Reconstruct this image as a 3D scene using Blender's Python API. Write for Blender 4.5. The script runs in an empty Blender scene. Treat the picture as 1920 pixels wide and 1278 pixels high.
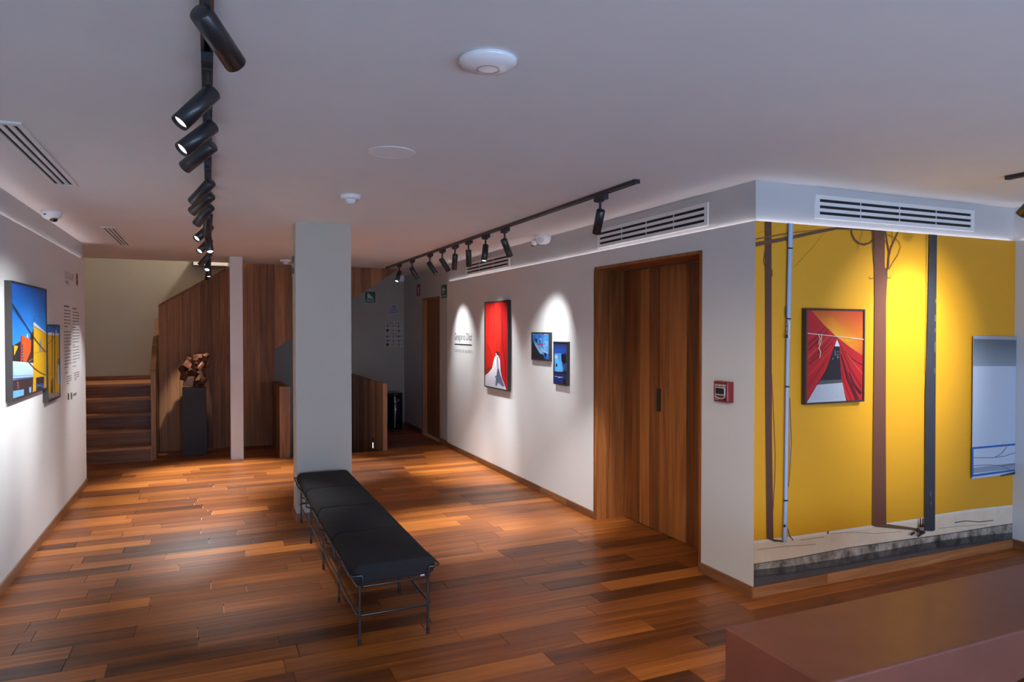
import bpy, math, random
from mathutils import Vector, Matrix
random.seed(7)
scene = bpy.context.scene
COL = scene.collection

# ------------------------------------------------------------------ camera
FPX, CX, CY, EYE = 1314.0, 960.0, 639.0, 1.6
YAW = math.atan(568 / 1314.0); PIT = math.atan(22 / 1314.0)
cam_d = bpy.data.cameras.new('camera'); cam = bpy.data.objects.new('camera', cam_d); COL.objects.link(cam)
cam.location = (0, 0, EYE); cam.rotation_euler = (math.pi / 2 - PIT, 0, -YAW)
cam_d.sensor_width = 36.0; cam_d.lens = 36.0 * FPX / 1920.0; cam_d.clip_start = 0.05
scene.camera = cam

# ------------------------------------------------------------------ world, exposure
world = bpy.data.worlds.new('daylight'); scene.world = world; world.use_nodes = True
bg = world.node_tree.nodes['Background']
bg.inputs[0].default_value = (0.47, 0.69, 1.06, 1); bg.inputs[1].default_value = 4.9
vs = scene.view_settings
vs.view_transform = 'Standard'; vs.look = 'None'; vs.gamma = 1.0; vs.use_curve_mapping = False; vs.exposure = 1.14
# the street window behind the camera lets the daylight in (light portal in its opening)
WIN = (-0.9, 5.1, 0.06, 1.20); YREAR = -2.4
pl = bpy.data.lights.new('window_portal', 'AREA'); pl.shape = 'RECTANGLE'
pl.size = WIN[1] - WIN[0]; pl.size_y = WIN[3] - WIN[2]; pl.cycles.is_portal = True
po = bpy.data.objects.new('window_portal', pl); COL.objects.link(po)
po.location = ((WIN[0] + WIN[1]) / 2, YREAR - 0.1, (WIN[2] + WIN[3]) / 2); po.rotation_euler = (math.pi / 2, 0, 0)
po.rotation_euler = (-math.pi / 2, 0, math.pi)

SPOT_W = 38.0          # watts of one track spotlight
SPOT_COL = (0.94, 0.97, 1.0)

# ------------------------------------------------------------------ survey helpers (photo pixel -> point on a plane of the room)
_F = Vector((math.sin(YAW) * math.cos(PIT), math.cos(YAW) * math.cos(PIT), -math.sin(PIT)))
_R = Vector((math.cos(YAW), -math.sin(YAW), 0)); _U = _R.cross(_F); _C = Vector((0, 0, EYE))
def ray(x, y): return _F + _R * ((x - CX) / FPX) - _U * ((y - CY) / FPX)
def onx(x, y, X): d = ray(x, y); return _C + d * ((X - _C.x) / d.x)
def ony(x, y, Y): d = ray(x, y); return _C + d * ((Y - _C.y) / d.y)
def onz(x, y, Z): d = ray(x, y); return _C + d * ((Z - _C.z) / d.z)
def proj(P):
    v = Vector(P) - _C; z = v.dot(_F)
    return (CX + FPX * v.dot(_R) / z, CY - FPX * v.dot(_U) / z, z)

# ------------------------------------------------------------------ materials
def srgb(r, g, b):
    f = lambda c: (c / 255 / 12.92) if c <= 10.3 else ((c / 255 + 0.055) / 1.055) ** 2.4
    return (f(r), f(g), f(b))
def new_mat(name):
    m = bpy.data.materials.new(name); m.use_nodes = True
    return m, m.node_tree.nodes, m.node_tree.links, m.node_tree.nodes['Principled BSDF']
def plain(name, col, rough=0.5, metal=0.0, coat=0.0, bump=0.0, bscale=60.0, vary=0.06, vscale=4.0, spec=0.5):
    m, N, L, P = new_mat(name)
    P.inputs['Roughness'].default_value = rough; P.inputs['Metallic'].default_value = metal
    P.inputs['Coat Weight'].default_value = coat; P.inputs['Coat Roughness'].default_value = 0.15
    P.inputs['Specular IOR Level'].default_value = spec
    g = N.new('ShaderNodeNewGeometry')
    n = N.new('ShaderNodeTexNoise'); n.inputs['Scale'].default_value = vscale; n.inputs['Detail'].default_value = 4
    L.new(g.outputs['Position'], n.inputs['Vector'])
    mx = N.new('ShaderNodeMix'); mx.data_type = 'RGBA'
    mx.inputs['A'].default_value = (*[c * (1 - vary) for c in col], 1); mx.inputs['B'].default_value = (*[min(1, c * (1 + vary)) for c in col], 1)
    L.new(n.outputs['Fac'], mx.inputs['Factor']); L.new(mx.outputs['Result'], P.inputs['Base Color'])
    if bump > 0:
        n2 = N.new('ShaderNodeTexNoise'); n2.inputs['Scale'].default_value = bscale; n2.inputs['Detail'].default_value = 5
        L.new(g.outputs['Position'], n2.inputs['Vector'])
        b = N.new('ShaderNodeBump'); b.inputs['Strength'].default_value = bump; b.inputs['Distance'].default_value = 0.004
        L.new(n2.outputs['Fac'], b.inputs['Height']); L.new(b.outputs['Normal'], P.inputs['Normal'])
    return m
def emis(name, col, strength):
    m, N, L, P = new_mat(name)
    P.inputs['Base Color'].default_value = (*col, 1); P.inputs['Emission Color'].default_value = (*col, 1)
    P.inputs['Emission Strength'].default_value = strength
    return m
def wood(name, axis, dark, mid, light, rough=0.35, coat=0.0, along=0.9, across=14.0, tone=0.45, bump=0.06):
    """procedural timber: grain runs along `axis`, the 'rnd' attribute gives each board its own tone and figure"""
    m, N, L, P = new_mat(name)
    g = N.new('ShaderNodeNewGeometry'); at = N.new('ShaderNodeAttribute'); at.attribute_name = 'rnd'
    mu = N.new('ShaderNodeMath'); mu.operation = 'MULTIPLY'; mu.inputs[1].default_value = 61.7; L.new(at.outputs['Fac'], mu.inputs[0])
    cb = N.new('ShaderNodeCombineXYZ')
    for k in range(3): L.new(mu.outputs[0], cb.inputs[k])
    ad = N.new('ShaderNodeVectorMath'); ad.operation = 'ADD'; L.new(g.outputs['Position'], ad.inputs[0]); L.new(cb.outputs[0], ad.inputs[1])
    def noise(sa, sc, detail, dist, w=0.0):
        mp = N.new('ShaderNodeVectorMath'); mp.operation = 'MULTIPLY'
        v = [sc, sc, sc]; v['XYZ'.index(axis)] = sa; mp.inputs[1].default_value = v
        L.new(ad.outputs[0], mp.inputs[0])
        n = N.new('ShaderNodeTexNoise'); n.inputs['Scale'].default_value = 1.0; n.inputs['Detail'].default_value = detail
        n.inputs['Roughness'].default_value = 0.6; n.inputs['Distortion'].default_value = dist
        L.new(mp.outputs[0], n.inputs['Vector']); return n
    n1 = noise(along, across, 5, 1.1); n2 = noise(along * 3.0, across * 7, 4, 0.4)
    mx = N.new('ShaderNodeMix'); mx.data_type = 'FLOAT'; mx.inputs['Factor'].default_value = 0.34
    L.new(n1.outputs['Fac'], mx.inputs[2]); L.new(n2.outputs['Fac'], mx.inputs[3])
    rm = N.new('ShaderNodeMath'); rm.operation = 'MULTIPLY_ADD'; rm.inputs[1].default_value = tone; rm.inputs[2].default_value = -tone * 0.5
    L.new(at.outputs['Fac'], rm.inputs[0])
    sm = N.new('ShaderNodeMath'); sm.operation = 'ADD'; L.new(mx.outputs[0], sm.inputs[0]); L.new(rm.outputs[0], sm.inputs[1])
    cr = N.new('ShaderNodeValToRGB'); e = cr.color_ramp.elements
    e[0].position = 0.24; e[0].color = (*dark, 1); e[1].position = 0.78; e[1].color = (*light, 1)
    k = e.new(0.50); k.color = (*mid, 1)
    L.new(sm.outputs[0], cr.inputs['Fac']); L.new(cr.outputs['Color'], P.inputs['Base Color'])
    P.inputs['Roughness'].default_value = rough; P.inputs['Coat Weight'].default_value = coat; P.inputs['Coat Roughness'].default_value = 0.22
    b = N.new('ShaderNodeBump'); b.inputs['Strength'].default_value = bump; b.inputs['Distance'].default_value = 0.002
    L.new(n2.outputs['Fac'], b.inputs['Height']); L.new(b.outputs['Normal'], P.inputs['Normal'])
    return m
def print_mat():
    m, N, L, P = new_mat('photo_print')
    at = N.new('ShaderNodeAttribute'); at.attribute_name = 'Col'
    ga = N.new('ShaderNodeAttribute'); ga.attribute_name = 'grain'
    g = N.new('ShaderNodeNewGeometry')
    n = N.new('ShaderNodeTexNoise'); n.inputs['Scale'].default_value = 9; n.inputs['Detail'].default_value = 9; n.inputs['Roughness'].default_value = 0.7
    mp = N.new('ShaderNodeVectorMath'); mp.operation = 'MULTIPLY'; mp.inputs[1].default_value = (1, 1, 0.75)
    L.new(g.outputs['Position'], mp.inputs[0]); L.new(mp.outputs[0], n.inputs['Vector'])
    rmp = N.new('ShaderNodeMapRange'); rmp.inputs[1].default_value = 0.36; rmp.inputs[2].default_value = 0.64; rmp.inputs[3].default_value = 0.12; rmp.inputs[4].default_value = 1.5
    L.new(n.outputs['Fac'], rmp.inputs[0])
    mix = N.new('ShaderNodeMix'); mix.data_type = 'FLOAT'; mix.inputs[2].default_value = 1.0
    L.new(ga.outputs['Fac'], mix.inputs['Factor']); L.new(rmp.outputs[0], mix.inputs[3])
    vm = N.new('ShaderNodeVectorMath'); vm.operation = 'SCALE'; L.new(at.outputs['Color'], vm.inputs[0]); L.new(mix.outputs[0], vm.inputs['Scale'])
    L.new(vm.outputs[0], P.inputs['Base Color']); P.inputs['Roughness'].default_value = 0.42; P.inputs['Specular IOR Level'].default_value = 0.35
    return m

M = {}
M['wall'] = plain('wall_paint', (0.715, 0.72, 0.71), 0.62, bump=0.10, bscale=90, vary=0.02, vscale=1.5)
M['ceil'] = plain('ceiling_plaster', (0.745, 0.745, 0.745), 0.75, bump=0.35, bscale=7, vary=0.05, vscale=2.2)
M['band'] = plain('wall_band_paint', (0.51, 0.515, 0.52), 0.62, bump=0.10, bscale=90, vary=0.02, vscale=1.5)
M['backwall'] = plain('stairwell_plaster', (0.41, 0.375, 0.315), 0.7, bump=0.15, bscale=25, vary=0.07, vscale=2)
M['column'] = plain('column_paint', (0.535, 0.50, 0.43), 0.6, bump=0.06, vary=0.02)
M['plank'] = wood('floor_timber', 'X', (0.074, 0.021, 0.006), (0.285, 0.080, 0.014), (0.62, 0.205, 0.036), 0.36, 0.05, along=0.8, across=15, tone=0.40)
M['plank'].node_tree.nodes['Principled BSDF'].inputs['Specular IOR Level'].default_value = 0.42
M['jointglint'] = plain('joint_glint', (0.80, 0.62, 0.44), 0.6)  # pale slab tone paints the light caught along plank edges
M['panel'] = wood('stair_timber', 'Z', (0.100, 0.043, 0.018), (0.27, 0.118, 0.046), (0.48, 0.22, 0.088), 0.55, along=0.7, across=13, tone=0.36)
M['stairwood'] = wood('tread_timber', 'X', (0.125, 0.050, 0.022), (0.33, 0.13, 0.055), (0.62, 0.29, 0.12), 0.36, along=0.9, across=14, tone=0.4)
M['doorwood'] = wood('door_timber', 'Z', (0.080, 0.025, 0.008), (0.240, 0.077, 0.020), (0.46, 0.175, 0.048), 0.40, along=0.7, across=11, tone=0.50)
M['guard'] = wood('guard_timber', 'Z', (0.11, 0.048, 0.020), (0.33, 0.155, 0.062), (0.56, 0.30, 0.14), 0.4, along=0.7, across=14, tone=0.45)
for k_ in ('panel', 'stairwood', 'guard', 'doorwood'): M[k_].node_tree.nodes['Principled BSDF'].inputs['Specular IOR Level'].default_value = 0.3
M['base_y'] = wood('baseboard_timber_y', 'Y', (0.060, 0.025, 0.013), (0.21, 0.085, 0.035), (0.42, 0.19, 0.08), 0.35, tone=0.5)
M['base_x'] = wood('baseboard_timber_x', 'X', (0.10, 0.032, 0.012), (0.34, 0.125, 0.040), (0.60, 0.27, 0.10), 0.42, tone=0.35)
M['black'] = plain('black_powdercoat', (0.016, 0.017, 0.020), 0.38, coat=0.25, vary=0.1)
M['blackm'] = plain('black_matt', (0.018, 0.018, 0.020), 0.5, vary=0.1)
M['wire'] = plain('black_steel_wire', (0.10, 0.10, 0.105), 0.30, metal=0.8, vary=0.1)
M['rubber'] = plain('black_rubber', (0.015, 0.015, 0.016), 0.7)
M['fabric'] = plain('charcoal_wool', (0.032, 0.031, 0.032), 0.95, bump=0.6, bscale=420, vary=0.35, vscale=240, spec=0.15)
M['white'] = plain('white_plastic', (0.93, 0.93, 0.93), 0.35, vary=0.02)
M['gloss'] = plain('glossy_white_plastic', (0.90, 0.90, 0.92), 0.12, coat=0.6, vary=0.02)
M['grille'] = plain('grille_paint', (0.74, 0.74, 0.74), 0.5, vary=0.02)
M['dark'] = plain('dark_void', (0.012, 0.012, 0.013), 0.8)
M['frame'] = plain('dark_frame_lacquer', (0.035, 0.029, 0.027), 0.45, vary=0.15)
M['terra'] = plain('terracotta_plaster', (0.18, 0.056, 0.034), 0.48, bump=0.12, bscale=40, vary=0.20, vscale=7, coat=0.1)
M['plinth'] = plain('slate_lacquer', (0.026, 0.0235, 0.0225), 0.6, vary=0.15)
M['bronze'] = plain('carved_dark_bronze', (0.15, 0.050, 0.022), 0.33, metal=0.25, bump=0.5, bscale=30, vary=0.5, vscale=26)
M['red'] = plain('alarm_red', (0.22, 0.012, 0.020), 0.3, coat=0.3)
M['green'] = plain('sign_green', (0.010, 0.075, 0.035), 0.45)
M['signwhite'] = plain('sign_white', (0.55, 0.57, 0.55), 0.5)
M['signcream'] = plain('sign_cream', (0.48, 0.46, 0.39), 0.5)
M['signgrey'] = plain('sign_pale_grey', (0.40, 0.39, 0.42), 0.5)
M['ink'] = plain('black_vinyl', (0.015, 0.015, 0.018), 0.5)
M['inkgrey'] = plain('grey_vinyl', (0.17, 0.17, 0.18), 0.5)
M['inklight'] = plain('pale_grey_vinyl', (0.28, 0.28, 0.30), 0.5)
M['dotred'] = plain('red_vinyl', (0.19, 0.012, 0.022), 0.45)
M['redsign'] = plain('sign_red', (0.36, 0.020, 0.016), 0.45)
M['chrome'] = plain('brushed_chrome', (0.62, 0.62, 0.66), 0.22, metal=1.0)
M['bin'] = plain('black_enamel', (0.010, 0.010, 0.011), 0.15, coat=0.5)
M['lens'] = emis('lamp_lens_lit', (1.0, 0.98, 0.94), 1.6)
M['led'] = emis('led_strip_light', (1.0, 0.90, 0.93), 3.2)
M['steplight'] = emis('step_light_lens', (0.9, 0.95, 1.0), 0.9)
M['print'] = print_mat()
M['glassdark'] = plain('dark_camera_lens', (0.01, 0.01, 0.012), 0.08, coat=1.0)

# ------------------------------------------------------------------ mesh builder
ORG = {}
class MB:
    def __init__(s): s.v = []; s.f = []; s.sm = []; s.c = []; s.g = []; s.r = []
    def add(s, vs, fs, smooth=False, rnd=None):
        o = len(s.v); s.v += [tuple(p) for p in vs]; s.r += [rnd if rnd is not None else -1] * len(vs)
        for f in fs: s.f.append(tuple(i + o for i in f)); s.sm.append(smooth)
        return s
    def box(s, x0, x1, y0, y1, z0, z1, rnd=None):
        if x0 > x1: x0, x1 = x1, x0
        if y0 > y1: y0, y1 = y1, y0
        if z0 > z1: z0, z1 = z1, z0
        vs = [(x, y, z) for z in (z0, z1) for y in (y0, y1) for x in (x0, x1)]
        return s.add(vs, [(0, 2, 3, 1), (4, 5, 7, 6), (0, 1, 5, 4), (2, 6, 7, 3), (0, 4, 6, 2), (1, 3, 7, 5)], rnd=rnd)
    def prism(s, poly, axis, a, b, rnd=None):
        """poly: 2D points; axis 'X' -> (y,z), 'Y' -> (x,z), 'Z' -> (x,y)"""
        f = {'X': lambda p, t: (t, p[0], p[1]), 'Y': lambda p, t: (p[0], t, p[1]), 'Z': lambda p, t: (p[0], p[1], t)}[axis]
        n = len(poly); vs = [f(p, a) for p in poly] + [f(p, b) for p in poly]
        fs = [tuple(range(n))[::-1], tuple(range(n, 2 * n))] + [(i, (i + 1) % n, n + (i + 1) % n, n + i) for i in range(n)]
        return s.add(vs, fs, rnd=rnd)
    def cyl(s, p0, p1, r0, r1=None, n=20, cap0=True, cap1=True, smooth=True):
        p0 = Vector(p0); p1 = Vector(p1); r1 = r0 if r1 is None else r1
        d = (p1 - p0).normalized(); u = d.orthogonal().normalized(); w = d.cross(u)
        vs = []
        for p, r in ((p0, r0), (p1, r1)):
            for i in range(n):
                a = 2 * math.pi * i / n; vs.append(p + u * (r * math.cos(a)) + w * (r * math.sin(a)))
        s.add(vs, [(i, (i + 1) % n, n + (i + 1) % n, n + i) for i in range(n)], smooth)
        if cap0: s.add(vs[:n], [tuple(range(n))[::-1]])
        if cap1: s.add(vs[n:], [tuple(range(n))])
        return s
    def lathe(s, prof, c=(0, 0, 0), axis=(0, 0, 1), n=28, smooth=True):
        c = Vector(c); d = Vector(axis).normalized(); u = d.orthogonal().normalized(); w = d.cross(u); vs = []
        for r, t in prof:
            for i in range(n):
                a = 2 * math.pi * i / n; vs.append(c + d * t + u * (r * math.cos(a)) + w * (r * math.sin(a)))
        fs = []
        for k in range(len(prof) - 1):
            for i in range(n): fs.append((k * n + i, k * n + (i + 1) % n, (k + 1) * n + (i + 1) % n, (k + 1) * n + i))
        fs.append(tuple(range(n))[::-1]); fs.append(tuple(range((len(prof) - 1) * n, len(prof) * n)))
        return s.add(vs, fs, smooth)
    def tube(s, path, r, n=8):
        P = [Vector(p) for p in path]; vs = []; u = None
        for i, p in enumerate(P):
            d = ((P[min(i + 1, len(P) - 1)] - P[max(i - 1, 0)])).normalized()
            if u is None: u = d.orthogonal().normalized()
            u = (u - d * u.dot(d)).normalized(); w = d.cross(u)
            for k in range(n):
                a = 2 * math.pi * k / n; vs.append(p + u * (r * math.cos(a)) + w * (r * math.sin(a)))
        fs = [(i * n + k, i * n + (k + 1) % n, (i + 1) * n + (k + 1) % n, (i + 1) * n + k) for i in range(len(P) - 1) for k in range(n)]
        s.add(vs, fs, True); m = (len(P) - 1) * n
        s.add(vs[:n], [tuple(range(n))[::-1]]); s.add(vs[m:], [tuple(range(n))])
        return s
    def roundbox(s, x0, x1, y0, y1, z0, z1, r, crown=0.0, pinch=None):
        R = r if isinstance(r, tuple) else (r, r, r)
        lo = (x0, y0, z0); hi = (x1, y1, z1); ax = []
        for k in range(3):
            a, b, q = lo[k], hi[k], R[k]
            e = [0, .12, .35, .65, 1.0]; mid = [a + q + (b - a - 2 * q) * t / 4 for t in range(1, 4)]
            ax.append([a + q * t for t in e] + mid + [b - q * t for t in e[::-1]])
        idx = {}; vs = []; fs = []
        def vert(i, j, k):
            key = (i, j, k)
            if key not in idx:
                p = [ax[0][i], ax[1][j], ax[2][k]]; cl = [min(max(p[q], lo[q] + R[q]), hi[q] - R[q]) for q in range(3)]
                d = Vector([(p[q] - cl[q]) / R[q] for q in range(3)])
                if d.length > 1e-9: d.normalize()
                P = [cl[q] + d[q] * R[q] for q in range(3)]
                if crown:
                    u = (P[0] - (x0 + x1) / 2) / ((x1 - x0) / 2); v = (P[1] - (y0 + y1) / 2) / ((y1 - y0) / 2); t = (P[2] - z0) / (z1 - z0)
                    P[2] += crown * max(0, 1 - u * u) * max(0, 1 - v * v) * max(0, t)
                idx[key] = len(vs); vs.append(tuple(P))
            return idx[key]
        n = [len(a) - 1 for a in ax]
        for j in range(n[1]):
            for k in range(n[2]):
                fs.append((vert(0, j, k), vert(0, j, k + 1), vert(0, j + 1, k + 1), vert(0, j + 1, k)))
                fs.append((vert(n[0], j, k), vert(n[0], j + 1, k), vert(n[0], j + 1, k + 1), vert(n[0], j, k + 1)))
        for i in range(n[0]):
            for k in range(n[2]):
                fs.append((vert(i, 0, k), vert(i + 1, 0, k), vert(i + 1, 0, k + 1), vert(i, 0, k + 1)))
                fs.append((vert(i, n[1], k), vert(i, n[1], k + 1), vert(i + 1, n[1], k + 1), vert(i + 1, n[1], k)))
        for i in range(n[0]):
            for j in range(n[1]):
                fs.append((vert(i, j, 0), vert(i, j + 1, 0), vert(i + 1, j + 1, 0), vert(i + 1, j, 0)))
                fs.append((vert(i, j, n[2]), vert(i + 1, j, n[2]), vert(i + 1, j + 1, n[2]), vert(i, j + 1, n[2])))
        return s.add(vs, fs, True)
    def build(s, name, mat, parent=None, rnd=None, kind=None):
        o0 = Vector(ORG.get(parent, (0, 0, 0))) if parent else Vector((0, 0, 0))
        if parent is None and s.v:      # origin at the base of a single-mesh thing
            xs = [p[0] for p in s.v]; ys = [p[1] for p in s.v]; zs = [p[2] for p in s.v]
            o0 = Vector(((min(xs) + max(xs)) / 2, (min(ys) + max(ys)) / 2, min(zs)))
        me = bpy.data.meshes.new(name); me.from_pydata([tuple(Vector(p) - o0) for p in s.v], [], s.f)
        me.polygons.foreach_set('use_smooth', s.sm)
        a = me.attributes.new('rnd', 'FLOAT', 'POINT'); base = random.random() if rnd is None else rnd
        a.data.foreach_set('value', [base if q < 0 else q for q in s.r])
        if s.c:
            ca = me.color_attributes.new('Col', 'FLOAT_COLOR', 'POINT'); ca.data.foreach_set('color', [x for q in s.c for x in (*q, 1.0)])
            gr = me.attributes.new('grain', 'FLOAT', 'POINT'); gr.data.foreach_set('value', s.g)
        me.materials.append(mat); me.update()
        ob = bpy.data.objects.new(name, me); COL.objects.link(ob)
        if parent: ob.parent = parent
        else: ob.location = o0
        ORG[ob] = o0
        if kind: ob['kind'] = kind
        return ob
def tag(o, label, cat, group=None):
    o['label'] = label; o['category'] = cat
    if group: o['group'] = group
    return o
def thing(name, loc, label=None, cat=None, group=None, kind=None):
    o = bpy.data.objects.new(name, None); COL.objects.link(o); o.location = loc; o.empty_display_size = 0.1; ORG[o] = Vector(loc)
    if label: tag(o, label, cat, group)
    if kind: o['kind'] = kind
    return o
def struct(name, mb, mat): return mb.build(name, mat, None, kind='structure')

# ================================================================== THE ROOM
XL, XR, YM, XS = -1.167, 2.968, 3.243, 5.40
HC = 2.49                 # ceiling
YB = 11.49                # far wall
LED = 0.03                # ledge of the wall lining that hides the light strip

# floor slab
fl = MB(); fl.box(-1.95, 5.75, YREAR - 0.2, 9.129, -0.25, -0.012); fl.box(-1.95, 0.93, 9.129, 11.7, -0.25, -0.012); fl.box(2.12, 3.2, 9.129, 11.7, -0.25, -0.012)
floor = struct('floor', fl, M['jointglint'])

# ceiling (open above the stair)
c = MB(); c.box(-1.95, 5.75, YREAR - 0.2, 10.15, HC, HC + 0.28); c.box(2.42, 3.2, 10.15, 11.7, HC, HC + 0.28)
struct('ceiling', c, M['ceil'])

# left wall: core with a lining that stops short of the ceiling
struct('wall_left_band', MB().box(-1.45, XL - LED, YREAR, 8.47, 0, HC), M['band'])
w = MB(); w.box(XL - LED, XL, YREAR, 8.34, 0, 2.289); w.box(XL - .010, XL, YREAR, 8.34, 2.289, 2.305)
struct('wall_left', w, M['wall'])

# right wall: core + lining, doorway openings
ZL = 2.242
D0, D1, DZ = 3.725, 5.125, 2.118          # main doorway
E0, E1, EZ = 9.50, 10.38, 2.07           # small doorway at the end
w = MB()
xc = XR + LED
w.box(xc, 3.6, D1, E0, 0, HC); w.box(xc, 3.6, 3.6, D0, 0, HC); w.box(xc, 3.6, D0, D1, DZ, HC); w.box(3.30, 3.6, D0, D1, 0, DZ)
w.box(xc, 3.6, E1, YB + 0.2, 0, HC); w.box(xc, 3.6, E0, E1, EZ, HC); w.box(3.2, 3.6, E0, E1, 0, EZ)
struct('wall_right_band', w, M['band']); w = MB()
w.box(XR, xc, YM + LED, D0, 0, ZL - .016); w.box(XR, xc, D1, 9.09, 0, ZL - .016); w.box(XR, xc, D0, D1, DZ, ZL - .016); w.box(XR, XR + .010, YM + .010, 9.09, ZL - .016, ZL)
struct('wall_right', w, M['wall'])
# mural wall
struct('wall_mural_band', MB().box(xc, 5.75, YM + LED, 3.6, 0, HC), M['band'])
w = MB(); w.box(XR, XS, YM, YM + LED, 0, ZL - .016); w.box(XR, XS, YM, YM + .010, ZL - .016, ZL)
struct('wall_mural', w, M['wall'])
# side wall at the far right, running towards the camera
struct('wall_side_band', MB().box(XS + LED, 5.75, YREAR, YM + LED, 0, HC), M['band'])
w = MB(); w.box(XS, XS + LED, YREAR, YM + LED, 0, ZL - .016); w.box(XS, XS + .010, YREAR, YM + LED, ZL - .016, ZL)
struct('wall_side', w, M['wall'])
# street wall behind the camera with its window opening
w = MB(); y0, y1 = YREAR - 0.2, YREAR
w.box(-1.45, WIN[0], y0, y1, 0, HC); w.box(WIN[1], 5.75, y0, y1, 0, HC); w.box(WIN[0], WIN[1], y0, y1, 0, WIN[2]); w.box(WIN[0], WIN[1], y0, y1, WIN[3], HC)
struct('wall_rear', w, M['wall'])
wf = thing('window_1', ((WIN[0] + WIN[1]) / 2, YREAR - 0.1, WIN[2]), kind='structure')
for x in (WIN[0], 0.7, 2.1, 3.5, WIN[1] - 0.05): MB().box(x, x + 0.05, YREAR - 0.12, YREAR - 0.07, WIN[2], WIN[3]).build('mullion', M['black'], wf)
for z in (WIN[2], WIN[3] - 0.05): MB().box(WIN[0] + .05, WIN[1] - .05, YREAR - 0.12, YREAR - 0.07, z, z + 0.05).build('rail', M['black'], wf)
# far wall, stairwell enclosure
w = MB(); w.box(-2.1, 3.2, YB, YB + 0.2, -2.6, 4.3)
struct('wall_back', w, M['backwall'])
w = MB(); w.box(-2.1, -1.95, 8.2, YB, 0, 4.3); w.box(-1.95, -1.45, 8.2, 8.46, 0, HC)
struct('wall_stair_left', w, M['backwall'])
w = MB(); w.box(-1.95, 3.2, 10.0, 10.15, HC + 0.28, 4.3); w.box(3.0, 3.2, 10.15, YB, HC + .28, 4.3); w.box(-2.1, 3.2, 10.0, YB, 4.3, 4.45)
struct('wall_upper_landing', w, M['backwall'])
struct('wall_below_left', MB().box(0.80, 0.93, 9.129, YB, -2.6, -0.25), M['backwall']); struct('wall_below_right', MB().box(2.155, 2.25, 9.129, YB, -2.6, -0.25), M['backwall'])
struct('wall_below_front', MB().box(0.93, 2.155, 8.95, 9.128, -2.6, -0.25), M['backwall']); struct('floor_below', MB().box(0.8, 2.25, 8.95, YB, -2.75, -2.6), M['backwall'])
# columns
CX0, CX1, CY0, CY1 = 0.661, 1.116, 6.045, 6.28
cl = thing('column_broad', ((CX0 + CX1) / 2, (CY0 + CY1) / 2, 0), kind='structure')
MB().box(CX0, CX1, CY0, CY1, 0, HC).build('shaft', M['column'], cl)
b = MB(); t = 0.012; b.box(CX0 - t, CX1 + t, CY0 - t, CY0, 0, 0.065); b.box(CX0 - t, CX0, CY0, CY1 + t, 0, 0.065); b.box(CX1, CX1 + t, CY0, CY1 + t, 0, 0.065); b.box(CX0, CX1, CY1, CY1 + t, 0, .065)
b.build('baseboard', M['base_x'], cl, 0.45)
cl['label'] = 'broad pale grey square column behind the black bench'
cl = thing('column_slim', (0.31, 9.33, 0), kind='structure'); cl['label'] = 'slim white column in front of the dark stair panelling'
MB().box(0.238, 0.383, 9.25, 9.42, 0, HC).build('shaft', M['wall'], cl)

# baseboards
def boards_y(name, x0, x1, cuts, h=0.065):
    p = thing(name, ((x0 + x1) / 2, (cuts[0] + cuts[-1]) / 2, 0), kind='structure')
    for i in range(len(cuts) - 1): MB().box(x0, x1, cuts[i] + .001, cuts[i + 1] - .001, 0, h).build('board', M['base_y'], p, random.uniform(.15, .9))
def boards_x(name, y0, y1, cuts, tones, h=0.065):
    p = thing(name, ((cuts[0] + cuts[-1]) / 2, (y0 + y1) / 2, 0), kind='structure')
    for i in range(len(cuts) - 1): MB().box(cuts[i] + .001, cuts[i + 1] - .001, y0, y1, 0, h).build('board', M['base_x'], p, tones[i])
boards_y('baseboard_left', XL, XL + .012, [YREAR, 1.2, 4.1, 6.4, 8.34])
boards_y('baseboard_right', XR - .012, XR, [D1 + .002, 5.6, 6.15, 6.55, 7.9, 9.09])
boards_y('baseboard_corner', XR - .012, XR, [YM, D0 - .002])
boards_y('baseboard_end', xc - .012, xc, [9.09, E0 - .03])
boards_y('baseboard_end_far', xc - .012, xc, [E1 + .03, YB])
boards_x('baseboard_mural', YM - .012, YM, [XR - .012, 3.555, XS], [0.45, 0.75])
boards_y('baseboard_side', XS - .012, XS, [YREAR, .4, YM - .012])

# light strips hidden on the ledges
def strip(x0, x1, y0, y1, z, label):
    o = MB().box(x0, x1, y0, y1, z, z + .004).build('light_strip', M['led']); tag(o, label, 'light strip')
strip(XL - .026, XL - .014, 0.5, 8.33, 2.2895, 'glowing white light strip in the cove along the left wall')
strip(XR + .014, XR + .026, YM + .035, 9.08, ZL - .0155, 'glowing white light strip in the cove above the wooden double door')
strip(XR + .035, XS - .01, YM + .014, YM + .026, ZL - .0155, 'glowing white light strip in the cove above the yellow mural')
strip(XS + .014, XS + .026, -1.0, YM - .02, ZL - .0155, 'white light strip in the cove of the wall right of the mural')

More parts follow.
